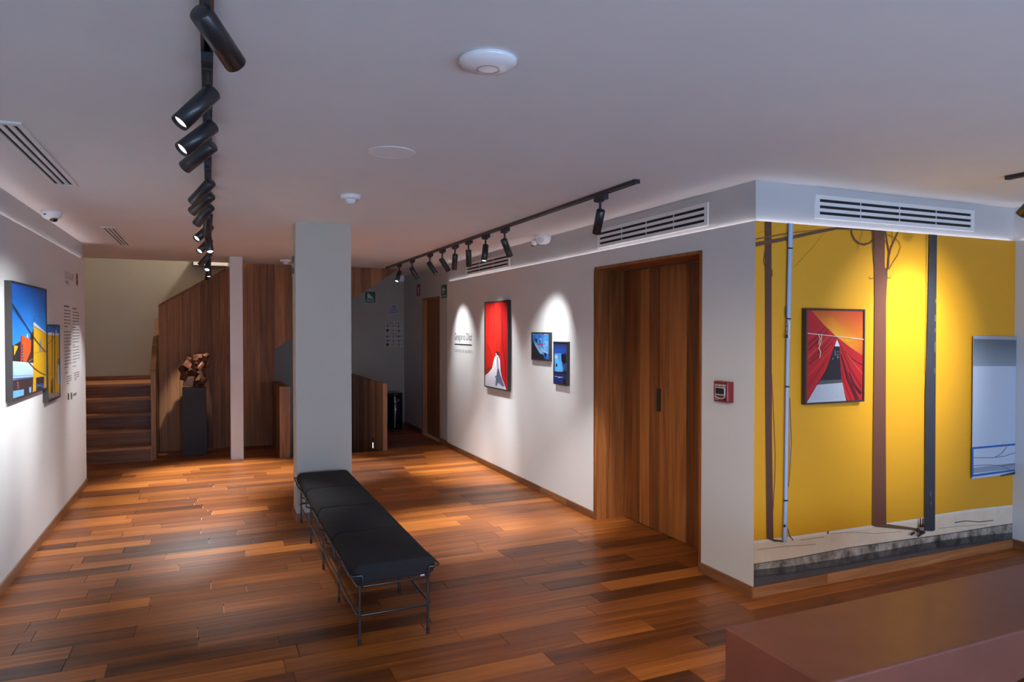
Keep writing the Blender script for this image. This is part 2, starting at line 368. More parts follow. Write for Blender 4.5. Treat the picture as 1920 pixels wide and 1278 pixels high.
# ------------------------------------------------------------------ floor planks
PW = 0.1435; B0 = 4.25
known = {}
for X, Y in [(-.81, 5.64), (-.50, 5.33), (-.20, 5.19), (-.55, 5.04), (-.55, 4.76), (0.0, 4.74), (-.79, 4.62), (-.32, 4.47), (-.85, 4.33), (-.37, 4.17), (-.64, 4.03), (-.06, 3.88), (.47, 4.87),
             (2.55, 4.66), (2.71, 4.24), (2.49, 4.10), (2.25, 3.68), (2.63, 3.38), (2.18, 3.24), (2.43, 3.10), (1.39, 3.25), (1.75, 3.11), (1.93, 4.40), (1.80, 4.82), (2.95, 3.82),
             (-.58, 6.49), (-.37, 6.33), (.26, 6.17), (-.07, 6.04), (-.63, 6.19), (-.47, 6.06), (-.01, 5.75), (-.58, 5.78), (-.92, 6.08), (.30, 5.59), (.19, 5.89), (.50, 6.0), (-.02, 6.75), (-.60, 6.92), (-.07, 6.48), (-.62, 7.5), (-.19, 7.34), (.03, 7.73), (-.29, 5.48)]:
    known.setdefault(math.floor((Y - B0) / PW), []).append(X)
def row_range(y0, y1):
    """x-spans of the floor that a row of planks covers"""
    ym = (y0 + y1) / 2
    hi = XS if y0 < YM - .01 else XR
    if y1 > D0 - .0 and y0 < D1 + .0: hi = 3.26
    lo = XL if ym < 8.34 else (-1.94 if ym < 9.7 else -0.62)
    if y0 > 9.12:
        sp = [(2.15, XR + .02)]
        if ym < 10.25: sp.insert(0, (lo, 0.80))
        return sp
    return [(lo, hi)]
planks = []
n = math.floor((YREAR - B0) / PW)
while True:
    y0 = B0 + n * PW; y1 = y0 + PW
    if y0 > YB - .05: break
    for lo, hi in row_range(max(y0, YREAR), y1):
        js = sorted(x for x in known.get(n, []) if lo + .1 < x < hi - .1)
        cuts = [lo]; tgt = js + [hi]
        rr = random.Random(n * 13 + 5)
        for tx in tgt:
            while tx - cuts[-1] > (1.35 if tx in js else 1.25):
                st = rr.uniform(.45, 1.2)
                if tx - (cuts[-1] + st) < .3: st = (tx - cuts[-1]) / 2
                cuts.append(cuts[-1] + st)
            if len(cuts) == 1 and lo < XL + .01 and tx == tgt[0] and tx - lo > .7: cuts.append(lo + rr.uniform(.2, tx - lo - .3))
            cuts.append(tx)
        for i in range(len(cuts) - 1): planks.append((cuts[i], cuts[i + 1], y0, y1))
    n += 1
def seen_area(p):
    a = 0
    P = [proj((x, y, 0)) for x, y in ((p[0], p[2]), (p[1], p[2]), (p[1], p[3]), (p[0], p[3]))]
    if min(q[2] for q in P) < .5: return 0
    cx = sum(q[0] for q in P) / 4; cy = sum(q[1] for q in P) / 4
    if not (-150 < cx < 2050 and cy < 1310): return 0
    if p[0] > 1.75 and p[3] < 2.25: return 0
    for i in range(4): a += P[i][0] * P[(i + 1) % 4][1] - P[(i + 1) % 4][0] * P[i][1]
    return abs(a) / 2
planks.sort(key=seen_area, reverse=True)
rest = MB(); rr = random.Random(3)
for i, (a, b_, y0, y1) in enumerate(planks):
    tone = min(1, max(0, rr.gauss(.5, .27))); g = .0017; gy = .0008
    if i < 300:
        MB().box(a + g, b_ - g, y0 + gy, y1 - gy, -.012, 0).build('plank', M['plank'], floor, tone)
    else: rest.box(a + g, b_ - g, y0 + gy, y1 - gy, -.012, 0, rnd=tone)
rest.build('plank_remainder', M['plank'], floor, kind='stuff')

# ------------------------------------------------------------------ main double door
d = thing('door_1', (3.25, (D0 + D1) / 2, 0), kind='structure')
t = .022
MB().box(XR - .006, 3.25, D0, D0 + t, 0, DZ).build('jamb', M['doorwood'], d, .62)
MB().box(XR - .006, 3.25, D0 + t, D1 - t, DZ - t, DZ).build('header', M['doorwood'], d, .66)
# far reveal: two wide boards meeting along a wavering natural edge
crack = [(3.078, 0), (3.084, .25), (3.098, .5), (3.110, .72), (3.112, .85), (3.105, 1.05), (3.098, 1.3), (3.092, 1.6), (3.088, 1.85), (3.086, DZ - t)]
MB().prism([(XR - .006, 0)] + [(x - .002, z) for x, z in crack] + [(XR - .006, DZ - t)], 'Y', D1 - t, D1, rnd=.52).build('jamb_board', M['doorwood'], d, .52)
MB().prism([(3.25, 0), (3.25, DZ - t)] + [(x + .002, z) for x, z in crack[::-1]], 'Y', D1 - t, D1, rnd=.40).build('jamb_board', M['doorwood'], d, .40)
MB().box(XR, 3.25, D1 - .002, D1, 0, DZ).build('jamb_backing', M['dark'], d)
ye = [onx(px, 800, 3.25).y for px in (1177.5, 1199.5, 1217.5, 1236, 1254, 1287)] + [D0 + t]
ye[0] = D1 - t - .001
for i, tone in enumerate((.33, .72, .38, .66, .80, .26)):
    g = .0025 if i in (2,) else .0012; g2 = .0025 if i == 3 else .0012
    MB().box(3.25, 3.285, ye[i + 1] + g, ye[i] - g2, .006, DZ - t - .008).build('board', M['doorwood'], d, tone)
h = MB(); hy = ye[3]; h.box(3.238, 3.25, hy - .020, hy + .020, .955, 1.135); h.build('pull_handle', M['black'], d)

# small door at the end of the right wall
d = thing('door_2', (3.10, (E0 + E1) / 2, 0), kind='structure')
MB().box(xc - .006, 3.06, E0 + .001, E0 + .028, 0, EZ - .028).build('jamb', M['panel'], d, .7); MB().box(xc - .006, 3.06, E1 - .028, E1 - .001, 0, EZ - .028).build('jamb', M['panel'], d, .9)
MB().box(xc - .006, 3.06, E0 + .001, E1 - .001, EZ - .028, EZ - .001).build('header', M['panel'], d, .6)
for i in range(6):
    a = E0 + (E1 - E0) * i / 6; MB().box(3.06, 3.095, a + .001, a + (E1 - E0) / 6 - .001, .005, EZ - .003).build('board', M['panel'], d, .35 + .1 * (i % 3))
MB().box(3.045, 3.06, E0 + .06, E0 + .085, .95, 1.12).build('pull_handle', M['black'], d)

# ================================================================== STAIR
st = thing('staircase', (-1.25, 9.9, 0), 'dark wooden staircase of five steps up to a landing', 'staircase')
Y0, RI, GO = 9.555, 0.174, 0.27
for k in range(5):
    y = Y0 + GO * k; z = RI * (k + 1); xr = -.662
    MB().box(-1.94, xr, y + .012, y + .032, z - RI, z - .03).build('riser', M['stairwood'], st, [.30, .22, .12, .34, .15][k])
    y2 = YB - .004 if k == 4 else y + GO + .03
    MB().box(-1.94, xr, y, y2, z - .03, z).build('tread', M['stairwood'], st, [.75, .72, .70, .80, .95][k])
MB().box(-.6615, -.64, Y0, 9.628, 0, .174).build('return_nosing', M['stairwood'], st, .7)
MB().box(-1.94, -.66, YB - .018, YB - .003, .875, .93).build('skirting', M['stairwood'], st, .1)
# side balustrade of the first flight
bl = thing('stair_balustrade', (-.63, 9.9, 0), 'short wooden balustrade climbing beside the five steps', 'balustrade')
zt = lambda y: 1.085 + .66 * (y - 9.63)
MB().prism([(9.63, 0), (9.70, 0), (9.70, zt(9.70)), (9.63, zt(9.63))], 'X', -.660, -.607).build('newel', M['guard'], bl, .55)
for i in range(5):
    a = 9.702 + i * .112; e = a + .110
    MB().prism([(a, 0), (e, 0), (e, zt(e)), (a, zt(a))], 'X', -.655, -.610).build('board', M['panel'], bl, .3 + .1 * (i % 3))
for i in range(2):
    a = 10.262 + i * .13; e = a + .128
    MB().prism([(a, 0), (e, 0), (e, zt(e)), (a, zt(a))], 'X', -.655, -.610).build('board', M['panel'], bl, .4)
MB().prism([(9.62, zt(9.62)), (10.55, zt(10.55)), (10.55, zt(10.55) + .03), (9.62, zt(9.62) + .03)], 'X', -.668, -.606).build('handrail', M['panel'], bl, .45)
MB().box(-.668, -.606, 10.55, 10.60, 1.60, 1.73).build('end_block', M['guard'], bl, .8)
# tall panelling that hides the upper flight
pn = thing('stair_panelling', (.4, 10.22, 0), 'tall dark vertical-board panelling rising along the upper stair flight', 'panelling')
top = lambda x: 1.89 + .622 * (x + .603); bot = lambda x: 0.0 if x < .83 else 1.322 + .665 * (x - .832)
xb = [-.603]; rr = random.Random(21)
while xb[-1] < .80 - .14: xb.append(xb[-1] + rr.choice((.085, .10, .12, .14)))
xb[-1] = .832 if .832 - xb[-1] < .09 else xb[-1]
if xb[-1] < .83: xb.append(.832)
while xb[-1] < 2.62: xb.append(xb[-1] + rr.choice((.09, .11, .13, .15)))
for i in range(len(xb) - 1):
    a, e = xb[i] + .0012, xb[i + 1] - .0012; z0a, z0b = (0, 0) if e < .833 else (bot(a), bot(e))
    yy = 10.20 + rr.uniform(0, .004)
    MB().prism([(a, z0a), (e, z0b), (e, min(3.7, top(e))), (a, min(3.7, top(a)))], 'Y', yy, 10.235).build('board', M['panel'], pn, rr.uniform(.15, .85))
mb = MB(); mb.prism([(-.60, 0), (.83, 0), (.83, 1.315), (2.6, 2.50), (2.6, 3.6), (2.15, 3.6), (-.60, 1.88)], 'Y', 10.235, 10.25); mb.build('backing', M['dark'], pn)
mb = MB(); mb.prism([(-.602, 1.896), (2.2, 1.885 + .622 * 2.82), (2.2, 1.91 + .622 * 2.82), (-.602, 1.921)], 'Y', 10.19, 10.27); mb.build('handrail', M['panel'], pn, .3)
# upper flight itself (behind the panelling)
uf = thing('upper_flight', (.9, 10.8, .87), 'upper stair flight rising to the right behind the dark panelling', 'staircase')
for k in range(11):
    x = -.58 + k * .27; z = .87 + RI * (k + 1)
    MB().prism([(x, z - .23), (x + .28, z - .05), (x + .28, z), (x, z)], 'Y', 10.26, YB - .005).build('step', M['stairwood'], uf, .5)
# guards either side of the stair going down
gd = thing('stairwell_guard', (.87, 9.6, 0), 'low wooden stairwell guard between the slim and the broad column', 'balustrade')
MB().box(.80, .925, 9.13, 9.165, 0, .885).build('end_post', M['guard'], gd, .45)
for i in range(9):
    a = 9.166 + i * .1145; MB().box(.80, .845, a, a + .113, 0, .878).build('board', M['panel'], gd, .2 + .08 * (i % 4))
for i in range(9):
    a = 9.166 + i * .1145; MB().box(.880, .925, a, a + .113, 0, .878).build('board', M['guard'], gd, .2 + .1 * (i % 4))
MB().box(.846, .879, 9.166, 10.19, 0, .885).build('core', M['panel'], gd, .3)
gd = thing('stairwell_guard', (2.12, 10.2, 0), 'low wooden stairwell guard of narrow boards right of the broad column', 'balustrade')
MB().box(2.095, 2.152, 9.131, 9.165, 0, .885).build('end_post', M['guard'], gd, .55)
rr = random.Random(5); a = 9.166
while a < YB - .05:
    wd = min(rr.choice((.10, .12, .15, .17)), YB - .003 - a)
    MB().box(2.101, 2.118, a, a + wd - .002, -.6, .876).build('board', M['guard'], gd, rr.uniform(.15, .95)); a += wd
MB().box(2.119, 2.148, 9.166, YB - .004, 0, .878).build('core', M['panel'], gd, .4)
sl = thing('step_light', (2.097, 9.45, -.1), 'small dark step light with a white lens on the right stairwell guard', 'light')
p = onx(700, 832, 2.099)
MB().box(2.094, 2.1005, p.y - .035, p.y + .035, p.z - .09, p.z + .09).build('housing', M['black'], sl)
MB().box(2.092, 2.0945, p.y - .018, p.y + .018, p.z - .055, p.z + .02).build('lens', M['steplight'], sl)
# lamp in the upper stairwell
ul = thing('ceiling_lamp', (.7, 10.9, 4.2), 'round ceiling lamp over the upper landing', 'lamp')
MB().lathe([(.14, 0), (.15, .03), (.15, .1)], (.7, 10.9, 4.195)).build('shade', M['white'], ul)
L_ = bpy.data.lights.new('stair_lamp', 'POINT'); L_.energy = 62; L_.color = (1, .86, .70); L_.shadow_soft_size = .1
lo_ = bpy.data.objects.new('stair_lamp', L_); COL.objects.link(lo_); lo_.parent = ul; lo_.location = (0, 0, -.12)

# ================================================================== BENCH
bn = thing('bench', (.87, 4.76, 0), 'long black padded bench on a thin wire frame in front of the column', 'bench')
BX0, BX1 = .655, 1.085; legX = (.690, 1.048); legY = [3.54, 4.15, 4.765, 5.38, 5.985]
ys = [3.515, 4.145, 4.765, 5.385, 6.005]
for i in range(4):
    MB().roundbox(BX0, BX1, ys[i] + .001, ys[i + 1] - .001, .318, .412, (.045, .016, .045), crown=.010).build('cushion', M['fabric'], bn)
r = .0062
for z, nm in ((.302, 'seat_rail'), (.157, 'lower_rail')):
    o = .012
    x0, x1, y0, y1 = legX[0] - o, legX[1] + o, legY[0] - .0, legY[-1] + .0
    k = .02
    path = [(x0 + k, y0 - o, z), (x1 - k, y0 - o, z), (x1, y0 - o + k, z), (x1, y1 - k, z), (x1 - k, y1 + o * .3, z), (x0 + k, y1 + o * .3, z), (x0, y1 - k, z), (x0, y0 - o + k, z), (x0 + k * .3, y0 - o + k * .3, z), (x0 + k, y0 - o, z)]
    MB().tube(path, r).build(nm, M['wire'], bn)
for y in legY:
    for x in legX:
        lg = MB().cyl((x, y, .025), (x, y, .31), .0068, n=10).build('leg', M['wire'], bn)
        MB().cyl((x, y, 0), (x, y, .032), .0082, n=10).build('rubber_foot', M['rubber'], lg)
for y in legY[1:-1]: MB().tube([(legX[0], y, .300), (legX[1], y, .300)], r).build('cross_bar', M['wire'], bn)
for s, xo in ((-1, BX0 - .020), (1, BX1 + .014)):
    lx = legX[0] - .012 if s < 0 else legX[1] + .012
    # corner wires
    for yc, dr in ((3.50, 1), (6.02, -1)):
        e = .368 if s < 0 or dr > 0 else .355
        path = [(lx - s * .02, yc + dr * .02, .300), (lx - s * .02, yc, .315), (lx - s * .02, yc - dr * 0.004, e - .01), (lx - s * .015, yc - dr * .004, e), (xo - s * .012, yc - dr * .004, e), (xo, yc + dr * .010, e + .002), (xo, yc + dr * .19, e + .002), (xo, yc + dr * .205, e - .008), (xo + (lx - xo) * .5, yc + dr * .207, .32), (lx, yc + dr * .207, .302)]
        MB().tube(path, .0052).build('cushion_wire', M['wire'], bn)
    for y in legY[1:-1]:
        e = .37 if s < 0 else .350
        path = [(lx, y + .13, .302), (xo, y + .13, .32), (xo, y + .13, e - .01), (xo, y + .12, e), (xo, y - .16, e), (xo, y - .17, e - .01), (xo, y - .17, .32), (lx, y - .17, .302)]
        MB().tube(path, .0052).build('cushion_wire', M['wire'], bn)
MB().box(1.00, 1.022, 3.512, 3.515, .318, .326).build('fabric_tag', M['signwhite'], bn)

# terracotta block seat in the foreground
tb = thing('block_seat', (2.75, 1.92, 0), 'massive terracotta coloured block seat at the lower right', 'bench')
X0, X1, Y0b, Y1b, ZT = 1.824, 3.85, 1.668, 2.145, .45
prof = [(X0, 0), (2.74, 0), (2.74, .16), (2.757, .215), (2.80, .25), (2.86, .26), (3.42, .26), (3.48, .25), (3.525, .215), (3.54, .16), (3.54, 0), (X1, 0), (X1, ZT), (X0, ZT)]
bd = MB().prism(prof, 'Y', Y0b, Y1b).build('body', M['terra'], tb)
bv = bd.modifiers.new('bevel', 'BEVEL'); bv.width = .008; bv.segments = 3; bv.limit_method = 'ANGLE'

# ================================================================== PEDESTAL + SCULPTURE
pd = thing('pedestal', (-.18, 9.92, 0), 'tall slate black pedestal carrying the sculpture', 'pedestal')
PX0, PX1, PY0, PY1, PZ = -.316, -.038, 9.80, 10.08, .848
q = MB().box(PX0, PX1, PY0, PY1, 0, PZ - .008).build('body', M['plinth'], pd); MB().box(PX0 - .002, PX1 + .002, PY0 - .002, PY1 + .002, PZ - .008, PZ).build('top_plate', M['plinth'], pd)
sc = MB(); rr = random.Random(17)
def chunk(c, sz, rot, seed):
    r2 = random.Random(seed); Mx = Matrix.Rotation(rot[2], 3, 'Z') @ Matrix.Rotation(rot[1], 3, 'Y') @ Matrix.Rotation(rot[0], 3, 'X')
    vs = []
    for z in (-1, 1):
        for y in (-1, 1):
            for x in (-1, 1):
                v = Vector((x * sz[0] * r2.uniform(.65, 1.1), y * sz[1] * r2.uniform(.65, 1.1), z * sz[2] * r2.uniform(.7, 1.1))); vs.append(Vector(c) + Mx @ v)
    sc.add(vs, [(0, 2, 3, 1), (4, 5, 7, 6), (0, 1, 5, 4), (2, 6, 7, 3), (0, 4, 6, 2), (1, 3, 7, 5)])
sx_ = lambda px: -.316 + (px - 342) * .00618
sz_ = lambda py: PZ + (727 - py) * .0068
for i, (px, py, hx, hz, a, dy) in enumerate([(355, 715, 11, 10, .15, -.03), (370, 721, 9, 6, -.1, .0), (379, 717, 6, 8, .35, -.04), (347, 704, 8, 10, .4, -.05), (343, 693, 7, 8, -.5, .0), (350, 684, 8, 7, .6, -.04), (357, 677, 8, 6, .3, .03),
                                          (366, 671, 7, 6, .05, -.03), (377, 669, 7, 5, -.15, .03), (386, 670, 5, 7, .35, -.04), (375, 687, 4, 9, .75, -.05), (385, 684, 4, 7, .1, .02), (383, 701, 4, 9, -.2, .03), (361, 704, 8, 8, .3, .07), (366, 690, 6, 8, -.4, .08)]):
    chunk((sx_(px), 9.93 + dy, sz_(py)), (hx * .0062, .050 + .012 * (i % 3), hz * .0068), (.35 * math.sin(i * 2.3), a, .5 * math.sin(i * 1.3)), i)
zmin = min(v[2] for v in sc.v); sc.v = [(x, y, PZ + max(0, z - PZ) if z < PZ + .01 else z) for x, y, z in sc.v]
so = sc.build('sculpture', M['bronze']); tag(so, 'jagged copper brown abstract sculpture standing on the black pedestal', 'sculpture')
bv = so.modifiers.new('bevel', 'BEVEL'); bv.width = .006; bv.segments = 2

# ================================================================== TRACK LIGHTS
def track(x0, y0, y1, label, z=HC):
    t_ = thing('lighting_track', (x0, (y0 + y1) / 2, z), label, 'track')
    m = MB(); m.box(x0 - .018, x0 + .018, y0, y1, z - .006, z); m.box(x0 - .018, x0 - .008, y0, y1, z - .022, z - .006); m.box(x0 + .008, x0 + .018, y0, y1, z - .022, z - .006)
    m.build('rail', M['black'], t_)
    for y in (y0, y1): MB().box(x0 - .019, x0 + .019, y - .012, y + .012, z - .023, z).build('end_cap', M['blackm'], t_)
track(0.0, -0.6, 9.75, 'long black ceiling track running down the left of the hall')
track(2.341, 3.551, 9.93, 'thin black ceiling track near the right wall')
track(4.262, -0.4, 2.60, 'short black ceiling track in front of the yellow mural')
ZPV = 2.348
def spotlight(x, y, dr, label, power=1.0, cone=40, lit=True, blend=.75, col=None):
    dr = Vector(dr).normalized(); P = Vector((x, y, ZPV))
    t_ = thing('spotlight', (x, y, HC), label, 'spotlight', 'black track spotlights')
    a = MB(); a.box(x - .017, x + .017, y - .075, y + .055, HC - .055, HC - .0235); a.box(x - .017, x + .017, y - .02, y + .03, HC - .063, HC - .055)
    a.build('adapter', M['blackm'], t_)
    MB().cyl((x, y, HC - .06), (x, y, ZPV), .008, n=12).build('stem', M['blackm'], t_)
    R_, L0, L1 = .0285, -.030, .135
    prof = [(.004, L0), (R_ - .004, L0), (R_, L0 + .004), (R_, L1), (R_ - .003, L1), (R_ - .004, L1 - .012), (.004, L1 - .018)]
    hd = MB().lathe(prof, P, dr, 28).build('head', M['black'], t_)
    MB().lathe([(.0235, 0), (.0235, .001)], P + dr * (L1 - .0125), dr, 24).build('lens', M['lens'] if lit else M['signgrey'], hd)
    if lit and power > 0:
        s_ = bpy.data.lights.new('spot_beam', 'SPOT'); s_.energy = SPOT_W * power; s_.color = col or SPOT_COL; s_.spot_size = math.radians(cone); s_.spot_blend = blend; s_.shadow_soft_size = .02
        so_ = bpy.data.objects.new('spot_beam', s_); COL.objects.link(so_); so_.parent = t_
        so_.location = P + dr * (L1 + .004) - Vector((x, y, HC)); so_.rotation_euler = dr.to_track_quat('-Z', 'Y').to_euler()
left_spots = [
    (-.20, (.52, .74, -.46), 'added unseen black spotlight on the left track behind the camera, aimed at the double door', 1.5),  # unseen, added to brighten the wall by the double door
    (.70, (.62, .66, -.48), 'added unseen black spotlight on the left track beside the camera, aimed at the wall corner', 1.7),  # also unseen, added for warm light on the wall corner
    (1.870, (.503, .75, -.43), 'nearest black spotlight on the left track, huge and aimed right', 2.5),
    (2.475, (-.60, -.25, -.76), 'second black spotlight from the camera on the left track, white lens showing', .6),
    (2.880, (-.66, -.30, -.69), 'third black spotlight from the camera on the left track', .7),
    (3.185, (-.66, .55, -.50), 'fourth black spotlight from the camera on the left track', 1.0),
    (3.990, (-.55, .60, -.58), 'fifth black spotlight from the camera, first after the gap in the left track', 1.3),
    (4.380, (-.63, .57, -.52), 'sixth black spotlight from the camera on the left track', 1.3),
    (4.790, (-.50, .62, -.60), 'seventh black spotlight from the camera on the left track', 1.3),
    (5.150, (-.07, .62, -.78), 'eighth spotlight on the left track, hanging steeply and turned away', 3.8),
    (5.680, (-.60, -.45, -.66), 'ninth spotlight from the camera on the left track, turned to the left wall', 1.0),
    (6.350, (.10, -.50, -.85), 'tenth spotlight on the left track, tilted down towards the camera', 2.0),
    (6.560, (-.53, -.50, -.68), 'eleventh spotlight from the camera on the left track', 1.0),
    (7.750, (-.52, .05, -.66), 'twelfth spotlight from the camera, turned left near the track end', 1.1),
    (8.450, (-.14, -.72, -.86), 'thirteenth spotlight on the left track with its lens glaring at the camera', 4.2),
    (9.10, (.02, -.30, -.95), 'second to last spotlight at the far end of the left track', 6.0),
    (9.55, (-.20, .40, -1.15), 'last and farthest spotlight of the left track', 2.2),
]
WARM = (1.0, .80, .58)
for y, dr, lb, pw in left_spots: spotlight(0.0, y, dr, lb, pw, 24 if y == 9.55 else (56 if y == 9.10 else 40 if pw > 1.9 else 50), blend=.9, col=WARM if y < 1 else None)
def aim(y, ty, tz, x=2.341, tx=XR): return (tx - x, ty - y, tz - ZPV)
right_spots = [
    (9.215, (-.365, -.38, -.85), 'farthest spotlight on the right wall track, tilted left', 4.6),
    (8.570, aim(8.57, 8.40, 1.28), 'second spotlight from the far end of the right wall track', 1.1),
    (7.800, aim(7.80, 7.35, 1.20), 'third spotlight from the far end of the right track with a brilliant lens', .7),
    (7.335, aim(7.335, 7.15, 1.32), 'fourth spotlight from the far end of the right wall track', 1.1),
    (6.900, (.06, .40, -.91), 'fifth spotlight from the far end of the right wall track', 5.0),
    (6.490, (.14, .30, -.94), 'sixth spotlight from the far end of the right wall track', 3.4),
    (6.030, (-.21, -.26, -.94), 'seventh spotlight from the far end of the right track, tilted left', 4.8),
    (5.575, aim(5.575, 5.95, 1.28), 'spotlight on the right track nearest the ceiling camera', 1.1),
    (3.970, (.10, .52, -.84), 'lone black spotlight at the near end of the right wall track', 4.0),
]
for y, dr, lb, pw in right_spots: spotlight(2.341, y, dr, lb, pw, 64 if pw < 2 else 38, blend=1.0)
spotlight(4.262, 2.44, (.02, .82, -.80), 'black spotlight at the right edge aimed at the yellow mural', .8, 62, blend=1.0)
spotlight(4.262, 1.65, (.0, 1.59, -.85), 'added unseen second black spotlight on the mural track, beyond the right edge', 2.0, 58, blend=1.0)  # out of view, added to spread the light pool on the mural

# ================================================================== CEILING AND WALL FITTINGS
def grille(name, label, cat, o, u, v, n_, L, H, slots=3, bars=3, rows=None):
    """flat frame at o, width L along u, height H along v, facing n_"""
    o, u, v, n_ = Vector(o), Vector(u), Vector(v), Vector(n_)
    t_ = thing(name, o + u * (L / 2), label, cat)
    def bx(a0, a1, b0, b1, d0, d1):
        m = MB(); P = [o + u * a + v * b + n_ * d_ for d_ in (d0, d1) for b in (b0, b1) for a in (a0, a1)]
        m.add(P, [(0, 2, 3, 1), (4, 5, 7, 6), (0, 1, 5, 4), (2, 6, 7, 3), (0, 4, 6, 2), (1, 3, 7, 5)]); return m
    bx(.002, L - .002, .002, H - .002, .0005, .002).build('backing', M['dark'], t_)
    mg = H * .17; me_ = .035
    m = bx(0, L, 0, mg, 0, .010); 
    for q in (bx(0, L, H - mg, H, 0, .010), bx(0, me_, mg, H - mg, 0, .010), bx(L - me_, L, mg, H - mg, 0, .010)): m.add(q.v, q.f)
    m.build('frame', M['grille'], t_)
    inner = H - 2 * mg; sw = inner / (slots * 2 - 1) * 1.0; gap = inner / (slots + (slots - 1) * 1.15); bar = gap * 1.15
    b0 = mg
    for i in range(slots - 1):
        b0 += gap; bx(me_, L - me_, b0, b0 + bar, .002, .009).build('slat', M['grille'], t_); b0 += bar
    for i in range(bars):
        a = me_ + (L - 2 * me_) * (i + 1) / (bars + 1); bx(a - .003, a + .003, mg, H - mg, .003, .007).build('divider', M['grille'], t_)
grille('air_vent', 'white slotted air vent in the ceiling at the upper left corner', 'vent', (-.735, 3.62, HC), (0, 1, 0), (-1, 0, 0), (0, 0, -1), 1.45, .14, 3, 0)
grille('air_vent', 'small dark slotted air vent in the ceiling farther down the left', 'vent', (-.745, 7.0, HC), (0, 1, 0), (-1, 0, 0), (0, 0, -1), 1.43, .115, 3, 0)
grille('air_vent', 'slotted air vent in the wall band above the double door', 'vent', (xc, 5.115, 2.278), (0, -1, 0), (0, 0, 1), (-1, 0, 0), 1.415, .150, 3, 3)
grille('air_vent', 'slotted air vent in the wall band above the red picture', 'vent', (xc, 8.39, 2.278), (0, -1, 0), (0, 0, 1), (-1, 0, 0), 1.40, .150, 3, 2)
grille('air_vent', 'wide pale air vent above the yellow mural', 'vent', (3.468, YM + LED, 2.292), (1, 0, 0), (0, 0, 1), (0, -1, 0), 1.505, .146, 3, 3)

ap = thing('wireless_access_point', (.85, 2.17, HC), 'glossy white disc shaped access point in the middle of the ceiling', 'access point')
MB().lathe([(.02, -.036), (.05, -.034), (.078, -.027), (.094, -.016), (.098, -.006), (.092, 0)], (.85, 2.165, HC)).build('dome', M['gloss'], ap)
MB().tube([(.85 + .036 * math.cos(q * math.pi / 20), 2.165 + .036 * math.sin(q * math.pi / 20), HC - .0352) for q in range(41)], .0012, 6).build('light_ring', M['inkgrey'], ap)
sp = thing('ceiling_speaker', (.848, 3.485, HC), 'flat round white speaker grille flush in the ceiling', 'speaker')
MB().lathe([(.109, -.004), (.112, -.002), (.112, 0)], (.848, 3.485, HC), n=48, smooth=False).build('grille', M['white'], sp)
MB().tube([(.848 + .115 * math.cos(q * math.pi / 24), 3.485 + .115 * math.sin(q * math.pi / 24), HC - .002) for q in range(49)], .003, 6).build('rim', M['grille'], sp)
def smoke(x, y, label, s=1.0):
    t_ = thing('smoke_detector', (x, y, HC), label, 'smoke detector')
    MB().lathe([(.050 * s, -.030 * s), (.064 * s, -.024 * s), (.067 * s, -.010 * s), (.067 * s, 0)], (x, y, HC)).build('base', M['white'], t_)
    MB().lathe([(.012 * s, -.058 * s), (.022 * s, -.056 * s), (.026 * s, -.048 * s), (.034 * s, -.044 * s), (.036 * s, -.028 * s)], (x, y, HC)).build('sensor', M['white'], t_)
smoke(.868, 4.71, 'white smoke detector on the ceiling in front of the broad column')
smoke(.905, 9.42, 'white smoke detector far back on the ceiling between the two columns', 1.0)
smoke(.865, 8.05, 'small white detector on the ceiling half hidden by the broad column', .6)
dc = thing('dome_camera', (-1.09, 6.25, HC), 'white dome camera on the ceiling edge above the left wall', 'camera')
MB().lathe([(.035, -.062), (.058, -.050), (.066, -.025), (.072, 0)], (-1.085, 6.25, HC)).build('housing', M['white'], dc)
MB().lathe([(.006, -.030), (.020, -.026), (.027, -.012), (.028, 0)], (-1.07, 6.235, HC - .052)).build('lens', M['glassdark'], dc)
MB().box(-1.125, -1.110, 6.185, 6.19, HC - .036, HC - .028).build('sensor_window', M['ink'], dc)
dc = thing('turret_camera', (2.90, 6.02, HC), 'white ball shaped camera on the ceiling edge above the small blue pictures', 'camera')
MB().lathe([(.035, -.085), (.060, -.070), (.075, -.040), (.078, 0)], (2.905, 5.98, HC)).build('housing', M['white'], dc)
MB().lathe([(.014, -.03), (.030, -.022), (.034, 0), (.028, .02)], (2.865, 6.085, HC - .055), (0.5, -.8, .2)).build('camera_ball', M['white'], dc)
MB().lathe([(.010, -.004), (.016, 0), (.016, .004)], (2.855, 6.10, HC - .092), (0, 0, 1)).build('lens', M['glassdark'], dc)
MB().lathe([(.020, 0), (.024, .002), (.024, .003), (.020, .004)], (2.865, 5.925, HC - .052), (-.5, -.8, -.3)).build('sensor_ring', M['grille'], dc)
for px, lb in ((752, 'small white camera on the far wall beside the farthest right spotlight'), (768, 'small white camera in the far right ceiling corner')):
    p = ony(px, 522, YB - .03)
    o_ = thing('corner_camera', (p.x, YB, p.z), lb, 'camera')
    MB().roundbox(p.x - .05, p.x + .05, YB - .09, YB - .02, p.z - .055, p.z + .055, (.03, .03, .03)).build('housing', M['white'], o_)
    MB().box(p.x - .02, p.x + .02, YB - .02, YB, p.z - .03, p.z + .03).build('bracket', M['white'], o_)
fx = thing('bar_fixture', (.03, YB, 2.55), 'white bar fixture high on the stairwell wall behind the spotlights', 'fixture')
MB().box(-.205, .20, YB - .16, YB - .06, 2.545, 2.61).build('bar', M['white'], fx); MB().box(.20, .262, YB - .17, YB - .05, 2.545, 2.64).build('end_box', M['white'], fx)
MB().box(-.22, -.205, YB - .18, YB, 2.53, 2.65).build('end_plate', M['black'], fx); MB().box(-.205, .262, YB - .165, YB - .0, 2.53, 2.545).build('bottom_plate', M['black'], fx)

